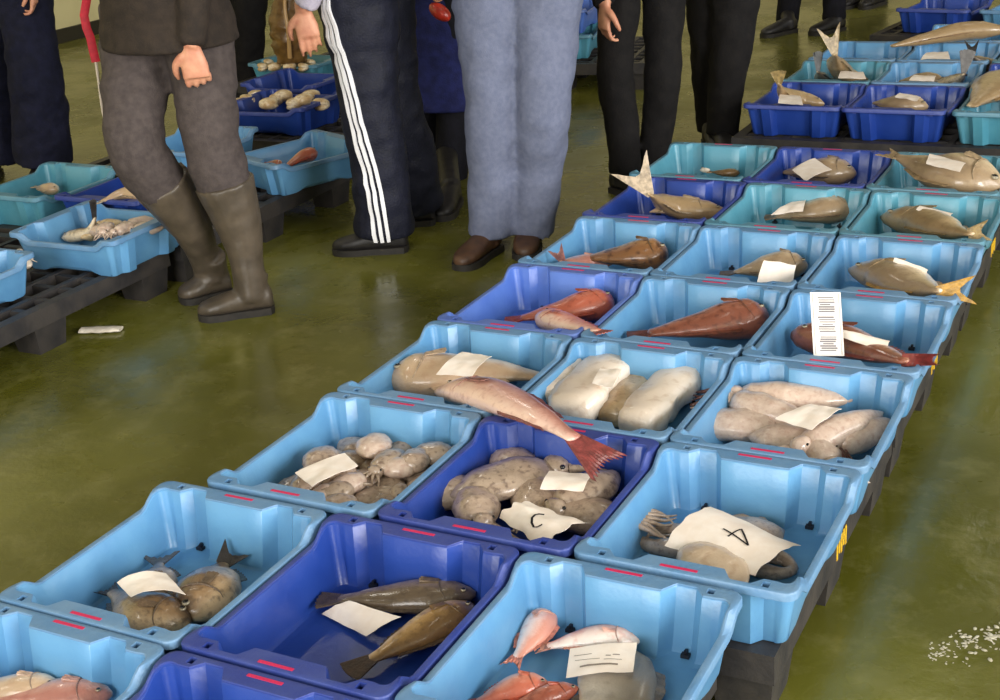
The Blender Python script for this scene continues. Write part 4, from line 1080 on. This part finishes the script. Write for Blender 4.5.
def person(label, hips, knees, ankles, toes, face, trm, topm, shm, lean=(0, 0), hem=0.10, wrists=(None, None), boots=False, legr=None, topname='jacket', coat_to=None, sleeve=1.0, curl=(.5, .5), skirt=.17, handback=None, sleevem=None, voxel=.011, group='people between the crates', stripes=None, handdir=None, elbows=(None, None), toph=0.58):
    """hips, knees, ankles, toes: pairs of points (left of the pair belongs to side 0)"""
    F = Vector((face[0], face[1], 0)).normalized(); UP = Vector((0, 0, 1)); RT = F.cross(UP).normalized()
    pel = (hips[0] + hips[1]) / 2
    org = (ankles[0] + ankles[1]) / 2; org.z = 0
    root = empty('person', org, 0, label, 'person', group)
    # order sides: side 0 lies toward -RT
    legr = legr or [.098, .094, .084, .074, .073, .072, .070, .072]
    b = MB(); paths = []
    for k in range(2):
        an = Vector(ankles[k]); hem_pt = an.copy()
        top = hips[k] + UP * .03
        ptsl = [top, hips[k].lerp(knees[k], .45), knees[k], knees[k].lerp(an, .5) - F * .012, hem_pt - UP * .0]
        if boots: ptsl = [top, hips[k].lerp(knees[k], .45), knees[k], knees[k].lerp(an, .42)]
        pf = tube(b, ptsl, legr if not boots else legr[:6], 18, 30, side=RT, wr=.11, seed=k * 7.3 + len(label))
        paths.append(pf)
    tube(b, [pel - UP * .075, pel, pel + UP * .09, pel + UP * .19], [(.10, .085), (.172, .122), (.168, .120), (.150, .105)], 20, 10, side=RT)
    tr = b.build('trousers', trm, root, org); remesh(tr, voxel, 3)
    if stripes:
        k, offs, sm = stripes
        path, fr = paths[k]
        for a0 in offs:
            b = MB(); v = []; f = []
            for i in range(0, 30):
                t, s, u = fr[i]; rr = legr[min(len(legr) - 1, int(i / 29 * (len(legr) - 1)))]
                kk = i / 29 * (len(legr) - 1); j = min(int(kk), len(legr) - 2); rr = legr[j] + (legr[j + 1] - legr[j]) * (kk - j)
                aw = .0062 / rr
                base_a = stripes_dir[0] + stripes_dir[1] * (1 - i / 29)
                for aa in (a0 / rr * .08 + base_a - aw, a0 / rr * .08 + base_a + aw):
                    dd = s * math.cos(aa) + u * math.sin(aa)
                    f_ = 1 + .11 * noise.noise(Vector((math.cos(aa) * 1.3 + k * 7.3 + len(label), math.sin(aa) * 1.3, i * .55))) + .066 * noise.noise(Vector((math.cos(aa) * 2.2, math.sin(aa) * 2.2 + k * 7.3 + len(label), i * 1.2 + 5)))
                    v += [path[i] + dd * (rr * f_ + .004), path[i] + dd * (rr * f_ - .010)]
            n = 4
            for i in range(29):
                a = i * n
                f += [(a, a + 2, a + 2 + n, a + n), (a + 2, a + 3, a + 3 + n, a + 2 + n), (a + 1, a, a + n, a + 1 + n), (a + 3, a + 1, a + 1 + n, a + 3 + n)]
            b.add(v, f); b.build('stripe', sm, tr, org, angle=60)
    # torso and sleeves
    ch = pel + UP * (.19 + toph * .55) + Vector((lean[0], lean[1], 0)) * .6
    sh = pel + UP * (.19 + toph * .62) + Vector((lean[0], lean[1], 0))
    nk = sh + UP * .10 + F * .01
    b = MB()
    hemc = pel + UP * hem
    low = [(skirt, .128)]
    pts = [hemc, pel + UP * .20, ch - UP * .12, sh - UP * .02, nk]
    if coat_to is not None:
        c0 = Vector((pel.x, pel.y, coat_to)); pts = [c0, (c0 + hemc) / 2] + pts[1:]; rad = [(.235, .19), (.215, .165), (.175, .13), (.19, .135), (.17, .11), (.06, .062)]
    else: rad = [(skirt, skirt * .78), (max(.160, skirt * .85), max(.120, skirt * .68)), (.185, .135), (.175, .11), (.058, .062)]
    tube(b, pts, rad, 22, 26, side=RT, wr=.05, seed=3.1)
    arms = []
    body = MB()
    for k in range(2):
        sg = -1 if k == 0 else 1
        s0 = sh + RT * (sg * .185) - UP * .03
        wv = wrists[k] if wrists[k] is not None else s0 - UP * .53 + F * .06 + RT * (sg * .05)
        dv = wv - s0; D = min(dv.length, .606); dv.normalize()
        a_ = .325; c_ = .285
        x = (a_ * a_ - c_ * c_ + D * D) / (2 * D); hgt = math.sqrt(max(0, a_ * a_ - x * x))
        pole = (-F * .8 + RT * (sg * .5)); pole = (pole - dv * pole.dot(dv)).normalized()
        el = s0 + dv * x + pole * hgt
        wv = s0 + dv * D
        if elbows[k] is not None: el = elbows[k]
        cuff = el.lerp(wv, sleeve)
        tube(b, [sh + RT * (sg * .10) - UP * .01, s0, s0.lerp(el, .5), el, el.lerp(cuff, .5), cuff], [.07, .072, .062, .055, .048, .044], 14, 20, side=F, wr=.09, seed=k * 3)
        tube(body, [s0, el, wv], [.045, .04, .034, .026], 10, 12, side=F)
        hd = (handdir[k] if handdir and handdir[k] is not None else (wv - el)).normalized()
        bk = handback[k] if handback and handback[k] is not None else RT * sg
        hand(body, wv, hd, bk, F, curl[k])
    tp = b.build(topname, topm, root, org); remesh(tp, .013, 3)
    # head with a face, neck, core of the body down to the feet
    hc = nk + UP * .135 + F * .02
    m3 = Matrix((RT, F, UP)).transposed()
    tube(body, [pel, ch - UP * .1, sh - UP * .02, nk, nk + UP * .07], [(.12, .08), (.13, .09), (.14, .08), .055, .052], 14, 14, side=RT)
    body.ellipsoid(hc + UP * .02, .076, .094, .105, m3, 16, 12)
    body.ellipsoid(hc + F * .025 - UP * .055, .056, .066, .058, m3, 14, 10)
    tube(body, [hc + F * .088 + UP * .02, hc + F * .104 - UP * .008, hc + F * .112 - UP * .026], [.009, .012, .015], 8, 6, side=RT)
    body.ellipsoid(hc + F * .082 - UP * .062, .026, .014, .011, m3, 10, 6)
    for sg in (-1, 1):
        body.ellipsoid(hc + RT * (sg * .077) - F * .004, .010, .020, .032, m3, 8, 8)
    for k in range(2):
        tube(body, [hips[k], knees[k], Vector(ankles[k])] if not boots else [hips[k], knees[k], knees[k].lerp(Vector(ankles[k]), .4)], [.07, .055, .045, .034], 10, 12, side=RT)
    bo = body.build('body', SKIN, root, org); remesh(bo, (.0043 if boots else .0055) if wrists != (None, None) else .009, 2)
    for sg in (-1, 1):
        e = MB(); e.ellipsoid(hc + RT * (sg * .031) + F * .089 + UP * .016, .013, .009, .009, m3, 10, 8); eo = e.build('eye', M['eye_white'], bo, org, angle=80)
    h = MB(); h.ellipsoid(hc - F * .014 + UP * .042, .084, .096, .098, m3, 18, 12); ho = h.build('hair', HAIR, root, org, angle=80)
    # shoes or boots
    for k in range(2):
        heel, toe = toes[k]
        if boots:
            heel = Vector(heel); toe = Vector(toe); d = Vector((toe.x - heel.x, toe.y - heel.y, 0)).normalized()
            an = Vector(ankles[k]); topb = knees[k].lerp(an, .30)
            o = shoe(root, org, heel, toe, an, shm, 'rubber_boot', .052)
            # shaft joined into the boot mesh
            b2 = MB(); hl = Vector((heel.x, heel.y, 0)) + d * .065
            tube(b2, [Vector((hl.x, hl.y, .05)), Vector((hl.x, hl.y, .11)), an.lerp(topb, .45), topb], [(.056, .05), (.056, .052), (.078, .074), (.096, .092)], 18, 16, side=RT, wr=.05, seed=k + 2)
            me = o.data; bm = bmesh.new(); bm.from_mesh(me)
            vs = [bm.verts.new(p - org) for p in b2.v]
            for f in b2.f: bm.faces.new([vs[i] for i in f])
            bm.to_mesh(me); bm.free()
            me.polygons.foreach_set('use_smooth', [True] * len(me.polygons))
        else:
            shoe(root, org, Vector(heel), Vector(toe), Vector(ankles[k]), shm)
    return root
stripes_dir = [0.0, 0.0]

V = Vector
def foot(u, v, face, L=.27, heel_off=.06):
    """heel and toe on the floor with the ankle seen at the picture point (u, v = sole under the ankle)"""
    p = P(u, v, 0); f = V((face[0], face[1], 0)).normalized()
    return (p - f * heel_off, p + f * (L - heel_off))

# the boot wearer in grey trousers
GREY = cloth('grey_trousers', (80, 72, 70), (68, 61, 60), scale=45); SWEAT = cloth('brown_sweater', (54, 46, 40), (44, 38, 34))
BOOT = mat('boot_rubber', (86, 76, 64), (70, 62, 52), rough=0.42, scale=18, bump=0.1, bscale=60)
d0 = 4.26
person('person in a dark sweater, grey trousers and brown rubber boots, walking',
       (PV(135, 14, 4.40), PV(196, 14, 4.34)), (PV(136, 146, 4.27), PV(211, 140, 4.26)),
       (PV(212, 256, 4.42), PV(254, 274, 4.28)),
       ((P(232, 292, 0), P(180, 303, 0)), (P(275, 310, 0), P(199, 319, 0))),
       (-.55, -.8), GREY, SWEAT, BOOT, hem=-.085, wrists=(PV(191, 47, 4.16), PV(122, 30, 4.62)), boots=True, topname='sweater', curl=(1.0, .5),
       legr=[.104, .104, .098, .09, .088, .085, .08, .08], skirt=.26, handback=(V((.45, -.8, .1)), None), handdir=(V((.05, 0, -1)), None), sleeve=.97)
# track trousers with three stripes
NAVY_T = cloth('navy_track', (28, 30, 44), (22, 24, 36), rough=.6); WHITE = mat('white_stripe', (232, 232, 236), rough=.6)
LILAC = cloth('lilac_sleeve', (190, 184, 200), (176, 170, 188))
BLACKSHOE = mat('black_shoe', (26, 24, 26), (36, 34, 34), rough=.5, scale=30)
stripes_dir[0] = math.pi - .1; stripes_dir[1] = 0.95
person('person in dark track trousers with three white side stripes',
       (PV(358, -14, 4.78), PV(374, -16, 4.98)), (PV(370, 108, 4.74), PV(392, 100, 4.95)),
       (PV(384, 232, 4.76), PV(416, 205, 5.05)),
       (foot(392, 251, (-.85, -.35)), foot(420, 224, (-.85, -.35))),
       (-.85, -.35), NAVY_T, LILAC, BLACKSHOE, hem=.04, wrists=(PV(303, 10, 4.70), None), topname='sweatshirt', curl=(.25, .4), sleeve=.95,
       legr=[.142, .136, .118, .104, .10, .10, .102, .106], handdir=(V((.15, -.05, -1)), None), handback=(V((.45, -.85, .2)), None), stripes=(0, (-.28, 0, .28), WHITE))
# person in a long navy coat further back
NAVYC = cloth('navy_coat', (34, 40, 90), (26, 30, 70)); DARKT = cloth('dark_trousers', (24, 24, 32), (18, 18, 24))
person('person in a long navy coat behind the striped trousers',
       (PV(424, -40, 5.75), PV(458, -40, 5.65)), (PV(424, 80, 5.72), PV(454, 82, 5.62)), (PV(428, 182, 5.78), PV(450, 192, 5.62)),
       (foot(430, 196, (.3, -.95)), foot(452, 206, (.3, -.95))), (.3, -.95), DARKT, NAVYC, BLACKSHOE, hem=.02, coat_to=.29, topname='coat',
       wrists=(PV(448, -6, 5.40), None), curl=(.8, .4), handdir=(V((-.3, -.1, -1)), None))
# blue jeans
JEANS = cloth('blue_jeans', (108, 114, 136), (98, 105, 128), scale=60); JSHOE = mat('brown_shoe', (84, 58, 40), (66, 46, 34), rough=.5, scale=30)
GREYTOP = cloth('grey_top', (90, 90, 96), (76, 76, 82))
person('person in faded blue jeans and brown shoes beside the long crate block',
       (PV(489, -24, 4.66), PV(548, -24, 4.62)), (PV(492, 105, 4.62), PV(543, 105, 4.58)), (PV(490, 234, 4.66), PV(532, 230, 4.68)),
       (foot(488, 254, (-.05, -1), .25), foot(530, 244, (.35, -.9), .25)), (.15, -1), JEANS, GREYTOP, JSHOE, hem=.06, topname='jacket', wrists=(PV(578, -75, 4.42), PV(462, -75, 4.42)),
       legr=[.122, .118, .104, .094, .092, .086, .080, .080])
# black trousers, two people by the far end of the block
BLACK = cloth('black_trousers', (24, 22, 22), (18, 17, 18)); BLACKJ = cloth('black_jacket', (30, 28, 30), (22, 21, 23))
person('person in black trousers behind the raised pale fish tail',
       (PV(622, -48, 5.22), PV(664, -48, 5.28)), (PV(615, 72, 5.18), PV(663, 70, 5.22)), (PV(626, 172, 5.20), PV(652, 166, 5.28)),
       (foot(624, 193, (.75, -.35), .25), foot(652, 186, (.75, -.35), .25)), (0, -1), BLACK, BLACKJ, BLACKSHOE, hem=.08,
       wrists=(PV(668, -95, 5.0), PV(605, 4, 5.06)), toph=.40, lean=(-.02, -.14), curl=(.4, .6), handback=(None, V((-.6, -.7, 0))), handdir=(None, V((-.05, -.1, -1))), legr=[.100, .090, .078, .070, .070, .068, .064, .062])
person('person in black trousers standing nearest the far block',
       (PV(708, -72, 5.82), PV(738, -72, 5.74)), (PV(710, 40, 5.80), PV(732, 42, 5.70)), (PV(713, 130, 5.86), PV(722, 134, 5.72)),
       (foot(712, 146, (.5, -.85), .26), foot(722, 152, (.5, -.85), .26)), (.6, -.8), BLACK, BLACKJ, BLACKSHOE, hem=.08, legr=[.125, .125, .112, .096, .086, .080, .074, .070])
# navy trousers at the left picture edge
NAVY2 = cloth('navy_work_trousers', (22, 24, 44), (16, 18, 34))
person('person in loose navy trousers at the left picture edge',
       (PV(-22, -32, 6.25), PV(18, -30, 6.15)), (PV(-14, 62, 6.22), PV(34, 66, 6.08)), (PV(-4, 160, 6.25), PV(44, 162, 6.12)),
       (foot(-6, 176, (.6, -.8)), foot(44, 180, (.6, -.8))), (.5, -.85), NAVY2, BLACKJ, BLACKSHOE, hem=.05, legr=[.125, .125, .12, .115, .118, .122, .125, .13],
       wrists=(PV(31, -12, 6.0), None), curl=(.6, .4), handdir=(V((0, 0, -1)), None))
person('person in black clothes behind the dark blue crates, left of the brown bag',
       (PV(230, -66, 7.68), PV(254, -64, 7.60)), (PV(230, 12, 7.68), PV(249, 14, 7.60)), (PV(230, 82, 7.70), PV(247, 84, 7.62)),
       (foot(230, 94, (.3, -.95)), foot(247, 96, (.3, -.95))), (.3, -.95), BLACK, BLACKJ, BLACKSHOE, hem=.05, legr=[.12, .12, .11, .1, .095, .09, .088, .088])
# far walker at the top edge
person('far person in dark trousers stepping, at the top edge above the far block',
       (PV(800, -130, 8.3), PV(830, -130, 8.2)), (PV(792, -52, 8.25), PV(832, -52, 8.15)), (PV(787, 22, 8.35), PV(834, 20, 8.2)),
       (foot(788, 33, (-.5, -.85)), foot(836, 31, (-.5, -.85))), (-.5, -.85), DARKT, BLACKJ, BLACKSHOE, hem=.08)
person('farthest person in dark clothes, shoes at the very top edge',
       (PV(855, -150, 9.6), PV(880, -150, 9.6)), (PV(856, -78, 9.55), PV(878, -78, 9.55)), (PV(858, -6, 9.6), PV(878, -6, 9.6)),
       (foot(858, 5, (-.3, -.95)), foot(878, 5, (-.3, -.95))), (-.3, -.95), DARKT, BLACKJ, BLACKSHOE, hem=.08)

# ------------------------------------------------------------------ small things
# red and white strap hanging beside the boot wearer
RED = mat('red_strap', (186, 26, 48), (160, 20, 40), rough=.7, scale=60); CORD = mat('white_cord', (196, 184, 168), rough=.8)
pe_ = PV(165, 14, 4.37); rt_ = V((-.82, .57, 0))
pts = [pe_ + V((0, 0, .60)) + rt_ * .08, pe_ + V((0, 0, .50)) + rt_ * .20, pe_ + V((0, 0, .30)) + rt_ * .27, PV(86, 2, 4.44), PV(91, 40, 4.42), PV(96, 62, 4.42)]
so = pts[-1].copy()
st = empty('strap', so, 0, 'red woven strap ending in a white cord, slung from the boot wearer', 'strap')
b = MB(); tube(b, pts, [(.016, .003), (.016, .003), (.014, .003), (.013, .003), (.013, .003)], 8, 24, side=CAM_R @ V((1, 0, 0))); b.build('red_band', RED, st, so)
b = MB(); tube(b, [pts[-1], PV(99, 85, 4.42), PV(102, 108, 4.42), PV(105, 124, 4.42)], [.005, .004, .004, .003], 7, 10); b.build('cord', CORD, st, so)
# brown bag standing in front of the teal crate's shellfish
BAG = mat('brown_bag', (120, 88, 42), (88, 62, 30), rough=.35, scale=18, bump=.5, bscale=30, coat=.3)
bo_ = P(289, 68, PT + CH - .02); d1 = (bo_ - CAM_O).dot(NH)
bg_ = empty('brown_bag', bo_, 0, 'crumpled brown sack standing on the teal crate of shellfish', 'bag')
b = MB(); tube(b, [PH(291, 63, d1), PH(290, 40, d1), PH(289, 22, d1), PH(288, 0, d1), PH(287, -28, d1)], [(.07, .05), (.10, .08), (.095, .075), (.07, .05), (.03, .025)], 18, 26, side=CAM_R @ V((1, 0, 0)), wr=.22, seed=4); b.build('sack', BAG, bg_, bo_, angle=80)
b = MB(); tube(b, [PH(290, 58, d1 - .09), PH(288, 30, d1 - .105), PH(285, 8, d1 - .09), PH(285, -16, d1 - .06)], [.012, .010, .009, .008], 8, 12); b.build('fold', mat('bag_fold', (176, 138, 84), rough=.4), bg_, bo_)
# things held in hands
b = MB(); c = PV(440, 12, 5.36); m3 = Matrix.Rotation(.6, 3, 'Y')
b.ellipsoid(c, .05, .03, .028, m3, 12, 8); o = b.build('red_object', mat('red_lump', (196, 52, 36), (150, 40, 28), rough=.35, scale=40, coat=.3), None, c, angle=80); tag(o, 'small red fish held by the navy coat wearer', 'fish')
# white strip and crumbs on the floor
b = MB()
pa, pb = P(81, 330, .008), P(121, 329, .008)
tube(b, [pa, pa.lerp(pb, .5), pb], [(.022, .006), (.026, .007), (.020, .006)], 10, 10, side=(0, 1, 0), wr=.2); o = b.build('foam_strip', mat('foam_white', (224, 216, 202), (196, 186, 170), rough=.8, scale=60), None, P(100, 330, 0)); tag(o, 'white foam strip on the wet floor beside the left pallet', 'foam strip')
random.seed(12)
b = MB()
for k in range(170):
    t = random.random(); p = P(928 + 90 * t, 655 - 22 * t + random.gauss(0, 5 + 6 * t), 0)
    r = random.uniform(.0010, .0034) * (.6 + .9 * t); p.z = r * .3
    b.ellipsoid(p, r * 1.7, r, r * .35, Matrix.Rotation(random.random() * 3, 3, 'Z'), 6, 4)
o = b.build('ice_crumbs', mat('ice_crumb', (206, 200, 180), (170, 162, 136), rough=.4, scale=80), None, P(970, 645, 0), angle=60); tag(o, 'pale crumbs of ice and scales on the wet floor at the right edge', 'crumbs', kind='stuff')
